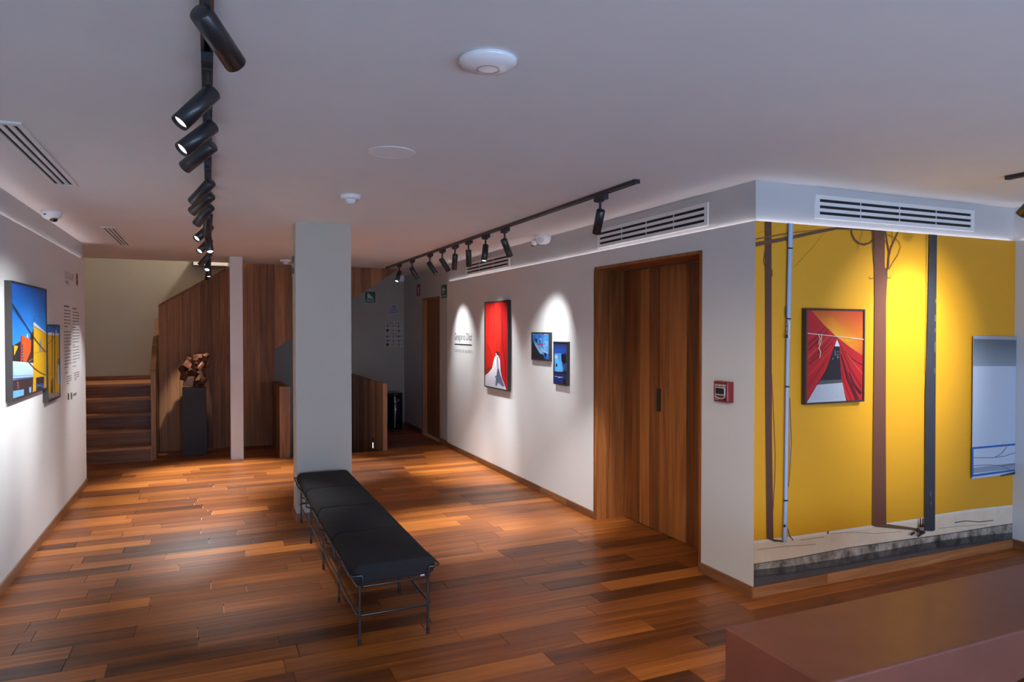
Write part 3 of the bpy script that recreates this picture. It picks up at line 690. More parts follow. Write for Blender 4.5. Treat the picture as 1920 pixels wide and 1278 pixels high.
# fire alarm pull station
fa = thing('fire_alarm_pull_station', (XR, 3.46, 1.20), 'red fire alarm pull station on the wall right of the double door', 'fire alarm')
FY0, FY1, FZ0, FZ1, FX = 3.417, 3.545, 1.147, 1.277, XR - .052
MB().roundbox(FX, XR, FY0, FY1, FZ0, FZ1, .006).build('housing', M['red'], fa)
def fp(a, b, c_, e): return (FY1 - (FY1 - FY0) * a, FY1 - (FY1 - FY0) * b, FZ1 - (FZ1 - FZ0) * c_, FZ1 - (FZ1 - FZ0) * e)
y1_, y0_, z1_, z0_ = fp(.15, .86, .28, .66)
hd = MB().box(FX - .004, FX, y0_, y1_, z0_, z1_).build('handle', M['signwhite'], fa)
MB().box(FX - .007, FX - .004, y0_ + .008, y1_ - .008, z0_ + .006, z1_ - .006).build('window', M['ink'], hd)
a_ = MB(); yc_ = (y0_ + y1_) / 2; pts = [(yc_ + .045 * math.cos(math.radians(q)), z0_ - .004 + .018 * math.sin(math.radians(q))) for q in range(180, 361, 20)]
a_.tube([(FX - .003, y, z) for y, z in pts], .003, 6); a_.build('pull_rim', M['signwhite'], fa)
m = MB()
for i in range(8):
    yy = FY1 - .014 - i * .0128; m.box(FX - .001, FX, yy - .008, yy, FZ1 - .033 + (.003 if i % 3 else 0), FZ1 - .019)
    
m.build('lettering', M['signwhite'], fa); MB().cyl((FX - .004, FY0 + .022, FZ0 + .02), (FX, FY0 + .022, FZ0 + .02), .009, n=14).build('key_lock', M['ink'], fa)
m = MB()
for i in range(3): m.box(FX - .001, FX, FY1 - .06 + .006 * i, FY1 - .012, FZ0 + .026 - i * .007, FZ0 + .029 - i * .007)
m.build('small_print', M['signcream'], fa)

# signs -----------------------------------------------------------------
def quadbox(m, P, n_, d): # thin plate from 4 points
    n_ = Vector(n_) * d; m.add([*P, *[Vector(p) + n_ for p in P]], [(0, 1, 2, 3), (7, 6, 5, 4), (0, 4, 5, 1), (1, 5, 6, 2), (2, 6, 7, 3), (3, 7, 4, 0)])
ys_ = YB
def back_plate(name, x0, x1, z0, z1, mat, label):
    t_ = thing(name, ((x0 + x1) / 2, ys_, z0), label, 'sign'); MB().box(x0, x1, ys_ - .006, ys_, z0, z1).build('plate', mat, t_); return t_
s1 = back_plate('safety_sign', 2.334, 2.527, 2.021, 2.228, M['signwhite'], 'square green stair sign with white figure on the far grey wall')
MB().box(2.344, 2.517, ys_ - .0075, ys_ - .006, 2.032, 2.218).build('green_field', M['green'], s1)
m = MB(); m.prism([(2.385, 2.205), (2.385, 2.105), (2.490, 2.105)], 'Y', ys_ - .0085, ys_ - .0075); m.box(2.36, 2.50, ys_ - .0085, ys_ - .0075, 2.083, 2.090); m.box(2.36, 2.50, ys_ - .0085, ys_ - .0075, 2.066, 2.073); m.box(2.36, 2.50, ys_ - .0085, ys_ - .0075, 2.05, 2.057)
m.build('pictogram', M['signwhite'], s1)
s2 = back_plate('notice_sign', 2.731, 2.92, 1.831, 2.016, M['signgrey'], 'small pale grey notice above the pictogram board')
m = MB(); m.box(2.80, 2.845, ys_ - .008, ys_ - .006, 1.965, 1.995); m.box(2.775, 2.87, ys_ - .008, ys_ - .006, 1.938, 1.950); m.box(2.76, 2.90, ys_ - .008, ys_ - .006, 1.905, 1.918); m.box(2.76, 2.90, ys_ - .008, ys_ - .006, 1.873, 1.888)
m.build('lettering', M['inkgrey'], s2)
s3 = back_plate('pictogram_board', 2.677, 2.973, 1.305, 1.732, M['signcream'], 'tall cream rules board covered in small black pictograms')
rows_z = [1.655, 1.580, 1.480, 1.410, 1.345]; rr = random.Random(9)
for ri, zc in enumerate(rows_z):
    for ci in range(3):
        xx = 2.715 + ci * .095; m = MB(); k = (ri + ci * 2) % 4
        if ri in (1, 4) and ci == 0: m.box(xx - .02, xx + .02, ys_ - .008, ys_ - .006, zc - .022, zc + .022)
        elif k == 0: m.cyl((xx, ys_ - .008, zc + .018), (xx, ys_ - .006, zc + .018), .008, n=10); m.box(xx - .008, xx + .008, ys_ - .008, ys_ - .006, zc - .022, zc + .008)
        elif k == 1: m.prism([(xx - .018, zc - .02), (xx + .004, zc + .02), (xx + .018, zc - .02)], 'Y', ys_ - .008, ys_ - .006)
        elif k == 2: m.box(xx - .022, xx + .022, ys_ - .008, ys_ - .006, zc - .004, zc + .012); m.box(xx - .014, xx - .006, ys_ - .008, ys_ - .006, zc - .02, zc - .004)
        else: m.cyl((xx, ys_ - .008, zc), (xx, ys_ - .006, zc), .014, n=10)
        m.box(xx + .026, xx + .058, ys_ - .008, ys_ - .006, zc + .006, zc + .010); m.box(xx + .026, xx + .052, ys_ - .008, ys_ - .006, zc - .004, zc)
        m.build('pictogram', M['ink'] if ci != 1 else M['inkgrey'], s3)
m = MB(); m.box(2.70, 2.82, ys_ - .008, ys_ - .006, 1.698, 1.71); m.box(2.85, 2.95, ys_ - .008, ys_ - .006, 1.698, 1.71); m.box(2.69, 2.95, ys_ - .008, ys_ - .006, 1.527, 1.534)
m.build('lettering', M['inkgrey'], s3)
# sign on the left face of the broad column
s4 = thing('exit_sign', (CX0, 6.16, 2.05), 'green exit sign on the left face of the broad column', 'sign')
MB().box(CX0 - .006, CX0, 6.065, 6.26, 2.055, 2.225).build('plate', M['signwhite'], s4); MB().box(CX0 - .0075, CX0 - .006, 6.075, 6.25, 2.064, 2.216).build('green_field', M['green'], s4)
m = MB(); m.prism([(6.10, 2.14), (6.15, 2.18), (6.15, 2.155), (6.23, 2.155), (6.23, 2.125), (6.15, 2.125), (6.15, 2.10)], 'X', CX0 - .0085, CX0 - .0075); m.build('arrow', M['signwhite'], s4)
# small sign in the column's lower face
MB().box(CX0 - .004, CX0, 6.13, 6.17, .28, .31).build('wall_socket', M['white']) and None
tag(bpy.data.objects['wall_socket'], 'tiny white socket low on the broad column behind the bench', 'socket')
s5 = thing('exit_sign', (xc, 9.30, 2.04), 'narrow green exit sign with white arrow beside the small far door', 'sign')
MB().box(xc - .006, xc, 9.12, 9.42, 2.035, 2.215).build('plate', M['green'], s5)
m = MB(); m.prism([(9.32, 2.19), (9.24, 2.15), (9.24, 2.135), (9.30, 2.135), (9.30, 2.09), (9.34, 2.09), (9.34, 2.135), (9.40, 2.15)], 'X', xc - .008, xc - .006); m.box(xc - .008, xc - .006, 9.2, 9.4, 2.055, 2.068); m.build('arrow', M['signwhite'], s5)
s6 = thing('fire_sign', (xc, 10.6, 2.03), 'small red fire sign above the small far door', 'sign')
MB().box(xc - .006, xc, 10.50, 10.69, 2.12, 2.30).build('plate', M['redsign'], s6); m = MB(); m.box(xc - .0075, xc - .006, 10.55, 10.60, 2.15, 2.25); m.build('pictogram', M['signwhite'], s6)

# waste bin in the far corner
wb = thing('waste_bin', (2.74, 11.02, 0), 'black cylindrical waste bin with chrome latch and handle in the far corner', 'bin')
bx_, by_ = 2.745, 11.12
MB().lathe([(.12, 0), (.125, .01), (.125, .52), (.122, .525)], (bx_, by_, 0), n=36).build('body', M['bin'], wb)
MB().lathe([(.127, 0), (.128, .03), (.118, .05), (.03, .058)], (bx_, by_, .526), n=36).build('lid', M['bin'], wb)
v = Vector((-bx_, -by_, 0)).normalized(); q = Vector((bx_, by_, 0)) + v * .127
MB().tube([(q.x, q.y, .03), (q.x, q.y, .40)], .009, 10).build('highlight_strip', M['chrome'], wb); MB().tube([(q.x, q.y, .42), (q.x, q.y, .53)], .011, 10).build('latch', M['chrome'], wb)  # upright strip stands in for the reflection on the glossy bin
qq = q + Vector((.06, .012, 0)); MB().tube([(q.x + .01, q.y - .004, .45), (qq.x, qq.y - .01, .45), (qq.x, qq.y - .01, .49)], .004, 8).build('handle', M['chrome'], wb)

# ================================================================== PRINTS
class Print:
    """flat printed picture: coloured shapes laid down in photo-survey coordinates on one plane of the room"""
    def __init__(s, plane, val, out, step=.00025):
        s.f = (lambda x, y: onx(x, y, val)) if plane == 'X' else (lambda x, y: ony(x, y, val))
        s.out = Vector(out); s.k = 0; s.m = MB(); s.step = step; s.tr = lambda x, y: (x, y); s.clip = None
        s.plane = plane
    def crop(s, x0, y0, k): s.tr = lambda x, y: (x0 + x * k, y0 + y * k); return s
    def _add(s, P3, cols, grain):
        if s.clip:
            h0, h1, z0, z1 = s.clip; i = 1 if s.plane == 'X' else 0
            for p in P3: p[i] = min(max(p[i], h0), h1); p.z = min(max(p.z, z0), z1)
        off = s.out * (s.step * s.k); s.k += 1
        P3 = [p + off for p in P3]
        o = len(s.m.v); s.m.add(P3, [tuple(range(len(P3)))]); s.m.c += cols; s.m.g += [grain] * len(P3)
    def poly(s, pts, col, grain=0.0):
        P3 = [s.f(*s.tr(*p)) for p in pts]
        cols = col if isinstance(col, list) else [col] * len(pts)
        s._add(P3, cols, grain); return s
    def line(s, pts, w, col, grain=0.0):
        pts = [Vector(p) for p in pts]; n = len(pts); Lp, Rp = [], []
        for i, p in enumerate(pts):
            d = (pts[min(i + 1, n - 1)] - pts[max(i - 1, 0)]); d = Vector((-d.y, d.x)).normalized()
            ww = (w[i] if isinstance(w, (list, tuple)) else w) / 2; Lp.append(p + d * ww); Rp.append(p - d * ww)
        for i in range(n - 1):
            s.poly([Lp[i], Lp[i + 1], Rp[i + 1], Rp[i]], col, grain); s.k -= 1
        s.k += 1; return s
    def grad(s, pts4, nx, ny, fn, grain=0.0):
        """4-corner patch (tl,tr,br,bl) subdivided with colour fn(u,v)"""
        a, b, c_, d = [Vector(p) for p in pts4]; base = s.k; verts = []; cols = []
        for j in range(ny + 1):
            for i in range(nx + 1):
                u, v = i / nx, j / ny; p = (a * (1 - u) + b * u) * (1 - v) + (d * (1 - u) + c_ * u) * v
                verts.append(s.f(*s.tr(p.x, p.y)) + s.out * (s.step * s.k)); cols.append(tuple(fn(u, v)))
        s.m.add(verts, [(j * (nx + 1) + i, j * (nx + 1) + i + 1, (j + 1) * (nx + 1) + i + 1, (j + 1) * (nx + 1) + i) for j in range(ny) for i in range(nx)])
        s.m.c += cols; s.m.g += [grain] * len(verts); s.k += 1; return s
    def build(s, name, parent=None): return s.m.build(name, M['print'], parent)
def lerp(a, b, t): t = min(1, max(0, t)); return tuple(x * (1 - t) + y * t for x, y in zip(a, b))

# ---- mural on the front wall
YW = (0.74, 0.345, 0.014); BR = (0.115, 0.048, 0.030); DK = (0.040, 0.040, 0.048)
mu = Print('Y', YM - .0012, (0, -1, 0), .00022)
def wallrect(x0, x1, z0, z1):   # rectangle of the mural plane given in metres
    return [proj((x, YM - .0012, z))[:2] for x, z in ((x0, z1), (x1, z1), (x1, z0), (x0, z0))]
full = wallrect(XR + .001, XS - .001, .066, ZL - .001)
mu.poly(full, YW)
side_top = [(1413.0, 1013.6), (1485, 1005), (1554.7, 995.5), (1634.6, 984), (1721, 971.5), (1752.5, 964.3), (1817.7, 954.7), (1905.5, 945)]
curb_top = [(1413.0, 1056.5), (1485, 1046), (1590, 1026), (1680, 1013), (1755, 1003), (1797, 996.7), (1844, 988.8), (1905.5, 979.5)]
curb_bot = [(1413.0, 1081), (1485, 1073), (1569, 1060), (1674.6, 1041), (1759, 1026), (1830, 1017), (1905.5, 1009)]
mu.clip = (XR + .001, XS - .001, .066, ZL - .001)
bottom = [full[2], full[3]]
mu.poly(side_top + bottom, (0.78, 0.63, 0.46), .08)
mu.poly(side_top + [(p[0], p[1] + 5) for p in side_top[::-1]], (0.80, 0.71, 0.58), .08)
mu.line([(1420, 1030), (1470, 1024), (1530, 1020)], 1.2, (.42, .33, .23)).line([(1555, 1000), (1600, 997), (1640, 1000), (1690, 996)], 1.0, (.40, .32, .22)).line([(1500, 1012), (1545, 1006)], 1.4, (.45, .35, .24)).line([(1760, 990), (1800, 986), (1850, 983)], 1.0, (.40, .34, .26)).poly([(1550, 996), (1554, 995.5), (1553, 1001), (1551, 1001)], (.12, .09, .06))
mu.line([(1790, 979), (1812, 976), (1835, 978), (1862, 975)], 2.0, (0.22, .17, .11), .2)
mu.poly(curb_top + bottom, (0.36, 0.31, 0.25), .95)
mu.line([(p[0], p[1] + .5) for p in curb_top], 1.6, (.12, .105, .09), .6)
mu.poly([(p[0], p[1] - 13) for p in curb_bot] + [(p[0], p[1]) for p in curb_bot[::-1]], (.10, .092, .082), .8)
mu.poly(curb_bot + bottom, (0.092, 0.080, 0.078), .15)
mu.line(curb_bot, 4.0, (.065, .058, .055), .5)
# shadow of the middle pole on the pavement, left pole's foot
mu.poly([(1634, 984), (1658, 981), (1722, 990), (1718, 994), (1640, 987)], (.15, .085, .05))
# shadows of poles on the yellow wall
mu.poly([(1433.5, 405), (1446, 405), (1446, 520), (1446.5, 800), (1449.5, 1010), (1470, 1013), (1452, 1015), (1436.5, 1009), (1434, 740), (1434, 560)], BR)
mu.line([(1446, 700), (1449, 760), (1453, 850), (1452, 900), (1448, 965)], 1.3, (.22, .08, .03))
mu.line([(1434, 470), (1431, 490), (1434, 500)], 1.2, BR).line([(1446, 505), (1447, 512), (1446, 519)], 1.5, BR)
mu.line([(1412, 448), (1475, 437.5), (1572, 423.6)], [2.4, 2.0, 1.4], (.20, .088, .036))
mu.line([(1412, 458), (1475, 447), (1520, 437), (1568, 427.5), (1600, 428), (1638, 431)], [8, 6.5, 6, 5.5, 6, 4], (.145, .066, .034))
arc = [(1595, 430), (1596.5, 440), (1601, 449), (1609, 456), (1619, 458.5), (1630, 455), (1639, 447)]
mu.line(arc, [2.5, 3, 3.4, 3.8, 3.8, 2.8, 2.2], (.15, .066, .032))
mu.line([(1412, 439), (1470, 417)], .7, (.45, .26, .05)).line([(1490, 433), (1530, 417)], .7, (.45, .26, .05)).line([(1545, 437), (1524, 463), (1490, 500)], .7, (.50, .30, .04)).line([(1617, 432), (1606, 470)], .7, (.45, .26, .05))
mu.poly([(1637, 425), (1657.5, 425), (1657.6, 500), (1663, 512), (1661, 545), (1660, 570), (1659.5, 800), (1660.5, 982), (1634, 984.5), (1636, 800), (1638.6, 560)], (.155, .058, .034))
mu.line([(1634.5, 429), (1636, 470), (1638.5, 500)], 1.6, BR)
mu.line([(1658, 516), (1664, 500), (1665.5, 474), (1659, 431)], [3.5, 3.2, 2.4, 1.6], BR).line([(1665.5, 480), (1669, 465), (1682.5, 432)], [2.6, 2.4, 2.2], BR)
mu.line([(1657, 438), (1668, 442), (1678, 447), (1685, 455), (1687, 463), (1682, 478), (1674, 490), (1665.5, 505)], 1.0, (.17, .08, .03)).line([(1671, 432), (1672, 458)], .8, (.17, .08, .03)).line([(1657, 450), (1665, 462)], 1.0, BR)
mu.line([(1639, 521.5), (1630, 522), (1628.5, 518.5)], 1.0, BR).line([(1662, 521), (1668, 520.5), (1669, 518)], 1.0, BR)
# standing dark pole with its thin wire
mu.line([(1736, 436), (1735.5, 560), (1733.5, 700)], .8, (.22, .11, .03))
mu.poly([(1740.5, 436), (1755, 436), (1753.8, 553), (1752, 800), (1751.2, 993), (1746, 995), (1731.3, 994), (1732.7, 740), (1737.3, 600)], DK, .12)
for x, y, h_ in ((1751, 590, 12), (1750.5, 640, 20), (1752, 560, 8), (1749.8, 690, 10), (1742, 920, 9), (1743, 940, 5), (1750.4, 615, 7)): mu.poly([(x, y), (x + 1.2, y), (x + .8, y + h_), (x - .4, y + h_)], (.20, .18, .18))
# blue grey pipe
mu.poly([(1475.0, 412), (1486, 412), (1483.6, 467), (1481, 559), (1477.2, 724), (1474.3, 935), (1473, 1014), (1464.3, 1014), (1467, 935), (1469.6, 724), (1472.6, 559), (1474.4, 467)], (.38, .45, .60), .06)
mu.poly([(1475.0, 412), (1477, 412), (1476, 467), (1474.2, 559), (1471.2, 724), (1468.4, 935), (1466, 1014), (1464.3, 1014), (1467, 935), (1469.6, 724), (1472.6, 559), (1474.4, 467)], (.10, .12, .19))
mu.poly([(1480, 412), (1483, 412), (1480.8, 467), (1478.6, 559), (1475, 724), (1472.4, 935), (1470.5, 1014), (1469, 1014), (1471, 935), (1473.3, 724), (1476.7, 559), (1478.6, 467)], (.50, .58, .74))
for y, xa, xb_ in ((465, 1474.5, 1484), (597, 1472, 1480.5), (724, 1469.4, 1478), (937, 1466.6, 1475)): mu.poly([(xa, y - 1.5), (xb_, y - .6), (xb_, y + 1.8), (xa, y + 1.5)], (.02, .02, .025))
mu.poly([(1472.2, 601), (1479.5, 602), (1478.4, 636), (1471.4, 635)], (.62, .64, .68))
mu.poly([(1470.5, 575), (1472.6, 574), (1472.0, 596), (1470, 595)], (.05, .05, .06))
mu.line([(1478, 745), (1480, 800), (1481, 830), (1479, 870), (1475.5, 912)], 1.3, (.06, .045, .04)).line([(1477.5, 790), (1480, 830), (1478, 866)], .7, (.55, .5, .45))
mu.line([(1474, 990), (1478, 1003), (1485, 1012)], 1.6, (.05, .04, .04)).line([(1475, 935), (1478.5, 932), (1476.5, 939)], .7, (.6, .55, .5))
mu.line([(1450, 1012), (1465, 1014)], 1.6, (.10, .06, .04)).poly([(1467, 982), (1470.5, 982), (1470, 987), (1466.6, 987)], (.03, .03, .04))
mu.line([(1444, 437), (1477, 452)], .01, DK)
mu.line([(1468, 441), (1475, 453)], 1.0, (.09, .06, .05)).line([(1484, 455), (1488, 443)], .7, (.4, .35, .3))
# window opening at the right
mu.poly([(1821, 629), (1907, 631), (1906, 886), (1818.6, 897)], (.52, .58, .68))
mu.grad([(1821.5, 635), (1907, 637), (1907, 686), (1821, 686)], 2, 6, lambda u, v: lerp((.115, .135, .155), (.30, .35, .40), v * .9 - u * .1))
mu.poly([(1821, 629.5), (1907, 631), (1907, 637), (1821.3, 635)], (.33, .36, .42))
mu.poly([(1821, 876), (1906, 866), (1906, 877), (1821, 886)], (.28, .32, .39))
BLU = (.012, .13, .44)
mu.line([(1818.6, 839.5), (1906, 831.5)], 3.6, BLU).line([(1819.9, 838), (1819.7, 893)], 3.2, BLU).line([(1818.6, 891), (1906, 879.5)], 3.8, BLU)
for pts in ([(1821, 857), (1858, 857), (1880, 854), (1906, 847)], [(1862, 856), (1874, 849), (1884, 837)], [(1822, 872), (1850, 870.5), (1872, 872), (1892, 881)], [(1872, 872), (1906, 868)]): mu.line(pts, .9, (.09, .08, .13))
mu.poly([(1870, 890), (1906, 882), (1906, 887), (1872, 892)], (.06, .055, .05), .4)
# bottles at the foot of the dark pole
for x in (1721.5, 1726): mu.poly([(x - .9, 970), (x + .9, 970), (x + 1.1, 979), (x + 2.6, 984), (x + 2.6, 1000), (x - 2.2, 1000), (x - 2.2, 984), (x - 1.1, 979)], (.040, .016, .012)); mu.poly([(x - 2, 987), (x + 2, 987), (x + 2, 993), (x - 2, 993)], (.30, .24, .24))
mu.line([(1703, 1001), (1721, 991)], 4.0, (.035, .028, .024)).line([(1716, 1004), (1730, 995)], 4.0, (.04, .03, .026)).poly([(1711, 995), (1714, 994), (1713.5, 997), (1711, 998)], (.45, .42, .40))
mo = mu.build('mural'); tag(mo, 'yellow street wall mural with poles and their shadows covering the wall', 'mural')

# vinyl lettering -------------------------------------------------------
_fc = 0
def text_mesh(body):
    cu = bpy.data.curves.new('glyphs', 'FONT'); cu.body = body; cu.resolution_u = 3
    ob = bpy.data.objects.new('glyphs', cu); COL.objects.link(ob)
    dg = bpy.context.evaluated_depsgraph_get(); me = bpy.data.meshes.new_from_object(ob.evaluated_get(dg))
    vs = [v_.co.copy() for v_ in me.vertices]; fs = [tuple(p.vertices) for p in me.polygons]
    bpy.data.objects.remove(ob); bpy.data.curves.remove(cu); bpy.data.meshes.remove(me)
    x0 = min(v_.x for v_ in vs); x1 = max(v_.x for v_ in vs); y0 = min(v_.y for v_ in vs); y1 = max(v_.y for v_ in vs)
    return [((v_.x - x0) / (x1 - x0), (v_.y - y0) / (y1 - y0)) for v_ in vs], fs
def words(name, label, mat, body, o, u, v, extra=None):
    t_ = thing(name, o, label, 'lettering'); vs, fs = text_mesh(body); o, u, v = Vector(o), Vector(u), Vector(v)
    # split the outline mesh at the spaces: a word is the run of faces between two gaps
    full_ = [len(w_) for w_ in body.split(' ')]; cuts_ = [0.0]
    fx = sorted((min(vs[i][0] for i in f), max(vs[i][0] for i in f)) for f in fs); gaps = []; e = fx[0][1]
    for a0, a1 in fx[1:]:
        if a0 > e: gaps.append((a0 - e, (a0 + e) / 2))
        e = max(e, a1)
    cuts_ += sorted(c_ for g_, c_ in sorted(gaps, reverse=True)[:len(full_) - 1]) + [1.0]
    for k in range(len(cuts_) - 1):
        m_ = MB(); sel = [f for f in fs if cuts_[k] <= sum(vs[i][0] for i in f) / len(f) <= cuts_[k + 1]]
        ids = sorted({i for f in sel for i in f}); mp = {i: j for j, i in enumerate(ids)}
        m_.add([o + u * vs[i][0] + v * vs[i][1] for i in ids], [tuple(mp[i] for i in f) for f in sel]); m_.build('word', mat, t_)
    if extra: extra.build('underline', mat, t_)
def put_text(m, body, o, u, v):
    """o lower-left corner, u full-width vector, v full-height vector"""
    vs, fs = text_mesh(body); o, u, v = Vector(o), Vector(u), Vector(v)
    m.add([o + u * a + v * b for a, b in vs], fs)
XI = XR - .0008
a = onx(852.2, 641, XI); b = onx(884.6, 638, XI); t_ = onx(852.2, 623.8, XI)
a2 = onx(852.3, 645.6, XI); ul_ = MB().box(XI - .0003, XI, b.y, a.y, a2.z - .003, a2.z + .013)
words('wall_title', 'black name lettering with an underline left of the red picture', M['ink'], 'Gregorio Díaz', (XI, a.y, a.z), (0, b.y - a.y, 0), (0, 0, t_.z - a.z), ul_)
a = onx(851.5, 659.5, XI); b = onx(885.8, 659.5, XI); t_ = onx(851.5, 651.5, XI)
words('wall_subtitle', 'faint pale grey lettering line under the black name', M['inklight'], 'Laberinto de asombro', (XI, a.y, a.z), (0, b.y - a.y, 0), (0, 0, t_.z - a.z))
XI = XL + .0008
def lw(px, py): return onx(px, py, XI)
a = lw(121.8, 521); b = lw(139, 524.5)
words('wall_title', 'thin grey gallery name lettering high on the left wall', M['inkgrey'], 'LEICA GALLERY', (XI, a.y, a.z), (0, b.y - a.y, 0), (0, 0, .062))
m = MB(); a = lw(122.5, 529)
for i in range(5): m.box(XI - .0003, XI, a.y + i * .035, a.y + i * .035 + .022, a.z - .008, a.z + .022)
tag(m.build('wall_subtitle', M['inklight']), 'tiny grey lettering line under the gallery name', 'lettering')
ld = thing('round_logo', lw(144.5, 523.8), 'dark red round logo at the end of the left wall', 'logo'); p = lw(144.5, 523.8)
MB().cyl((XI - .0006, p.y, p.z), (XI, p.y, p.z), .062, n=32).build('disc', M['dotred'], ld)
m = MB(); put_text(m, 'Leica', (XI + .0008, p.y - .042, p.z - .016), (0, .084, 0), (0, 0, .036)); m.build('script', M['signwhite'], ld)
# body text of the wall panel: two columns of unreadably small lines
m = MB(); rr = random.Random(4)
ya, yb, yc_, yd = lw(120.3, 600).y, lw(133, 600).y, lw(136, 600).y, lw(148.4, 600).y
def lines(y0, y1, z0, z1, dz=.0285, last=.5):
    z = z0
    while z > z1:
        e = y1 if z - dz > z1 else y0 + (y1 - y0) * last; y = y0
        while y < e - .02:
            wl = min(rr.uniform(.03, .11), e - y); m.box(XI - .0003, XI, y, y + wl, z - .0055, z + .0035); y += wl + .012
        z -= dz
zt_ = lambda py: lw(125, py).z
m.box(XI - .0003, XI, ya, ya + .26, zt_(574.3) - .006, zt_(574.3) + .008); m.box(XI - .0003, XI, yc_ + .02, yc_ + .22, zt_(576.5) - .006, zt_(576.5) + .008)
lines(ya, yb, zt_(581.5), zt_(616)); lines(yc_, yd, zt_(583), zt_(613)); lines(ya, yb, zt_(621.5), zt_(653)); lines(yc_, yd, zt_(618), zt_(648), last=.3)
lines(ya, yb, zt_(658), zt_(694)); lines(yc_, yd, zt_(652), zt_(686)); lines(ya, ya + .18, zt_(698), zt_(703), last=.9); lines(yc_, yc_ + .18, zt_(690), zt_(696), last=.9)
lines(ya + .10, yb, zt_(706.5), zt_(722), .020); lines(yc_ + .06, yd - .02, zt_(704), zt_(717), .020)
tag(m.build('wall_text', M['inkgrey']), 'two columns of tiny grey wall text at the end of the left wall', 'lettering')
lg = thing('sponsor_logos', lw(133, 743), 'small black bar logo and grey marks under the left wall text', 'logo')
a = lw(127.2, 750); b = lw(129.6, 736.5); MB().box(XI - .0004, XI, a.y, b.y, a.z, b.z).build('bar_mark', M['ink'], lg)
m = MB()
for px, py, s_ in ((134, 738, .012), (134.2, 742.5, .014), (134.2, 746.5, .010)): q = lw(px, py); m.box(XI - .0004, XI, q.y - .04, q.y + .04, q.z - s_, q.z + s_)
q = lw(140.5, 739); m.box(XI - .0004, XI, q.y - .09, q.y + .09, q.z - .012, q.z + .012); m.build('small_mark', M['inkgrey'], lg)
# number on the mural's pipe
pt = thing('pipe_number', ony(1475.4, 618, YM), 'black stacked number on the pale pipe of the mural', 'lettering')
for i, ch in enumerate('A4091'):
    px = 1475.9 - i * .22; py = 604.6 + i * 6.7; yq = YM - .0012 - .00022 * (mu.k + 3)
    a = ony(px - 2.2, py + 2.7, yq); m = MB(); put_text(m, ch, a, (.0195, 0, 0), (0, 0, .0235)); m.build('digit', M['ink'], pt)

# ---- framed pictures
def framed(name, label, plane, wall, sign, h0, h1, z0, z1, depth, rim=.011, mat='frame'):
    """sign: direction the picture faces along the plane axis. h is Y for plane X and X for plane Y"""
    f = wall + sign * depth; back = wall; rec = f - sign * .006
    root = thing(name, (wall, (h0 + h1) / 2, z0) if plane == 'X' else ((h0 + h1) / 2, wall, z0), label, 'picture')
    def bx(a0, a1, b0, b1, d0, d1):
        m = MB(); return m.box(d0, d1, a0, a1, b0, b1) if plane == 'X' else m.box(a0, a1, d0, d1, b0, b1)
    fr = MB()
    for q in (bx(h0, h1, z1 - rim, z1, back, f), bx(h0, h1, z0, z0 + rim, back, f), bx(h0, h0 + rim, z0 + rim, z1 - rim, back, f), bx(h1 - rim, h1, z0 + rim, z1 - rim, back, f)): fr.add(q.v, q.f)
    fr.build('frame', M[mat], root)
    bx(h0 + rim, h1 - rim, z0 + rim, z1 - rim, back + sign * .002, rec - sign * .002).build('backing_board', M['dark'], root)
    pr_ = Print(plane, rec, (sign, 0, 0) if plane == 'X' else (0, sign, 0), .00012)
    pr_.clip = (h0 + rim, h1 - rim, z0 + rim, z1 - rim)
    cor = [(h0 + rim, z1 - rim), (h1 - rim, z1 - rim), (h1 - rim, z0 + rim), (h0 + rim, z0 + rim)]
    if plane == 'X' and sign < 0: cor = [cor[1], cor[0], cor[3], cor[2]]
    pr_.full = [proj((rec, h, z) if plane == 'X' else (h, rec, z))[:2] for h, z in cor]
    return root, pr_

# picture on the mural: red cloth
root, p = framed('framed_picture', 'framed picture of red cloth drapes hanging on the yellow mural', 'Y', YM - .004, -1, 3.335, 3.838, 1.139, 1.727, .032)
p.grad(p.full, 6, 8, lambda u, v: lerp((.50, .020, .025), (.42, .012, .018), v))
p.crop(1480, 560, .1722)
p.poly([(240, 128), (520, 128), (800, 128), (800, 380), (800, 620), (660, 525), (510, 410), (380, 285)], [(.62, .10, .015), (.60, .09, .018), (.55, .045, .022), (.66, .16, .015), (.55, .07, .02), (.75, .26, .015), (.85, .36, .02), (.75, .22, .015)])
p.poly([(330, 215), (470, 200), (640, 330), (760, 430), (640, 480), (510, 410)], [(.72, .17, .015), (.70, .18, .015), (.74, .24, .015), (.72, .20, .015), (.80, .32, .02), (.88, .40, .025)])
for a_, b_, w_, cc in (((395, 300), (200, 500), 9, (.10, .012, .012)), ((430, 330), (205, 560), 12, (.16, .012, .012)), ((460, 365), (200, 640), 16, (.62, .05, .03)), ((350, 290), (200, 440), 7, (.60, .05, .04)), ((480, 400), (240, 650), 7, (.12, .01, .01)), ((470, 470), (200, 720), 14, (.25, .012, .012)), ((480, 520), (200, 840), 16, (.62, .03, .02)), ((420, 640), (200, 960), 18, (.36, .012, .012)), ((400, 730), (200, 1050), 12, (.60, .02, .02))):
    mid = ((a_[0] + b_[0]) / 2 - 8, (a_[1] + b_[1]) / 2 + 18); p.line([a_, mid, b_], [w_ * .4, w_, w_ * 1.2], cc)
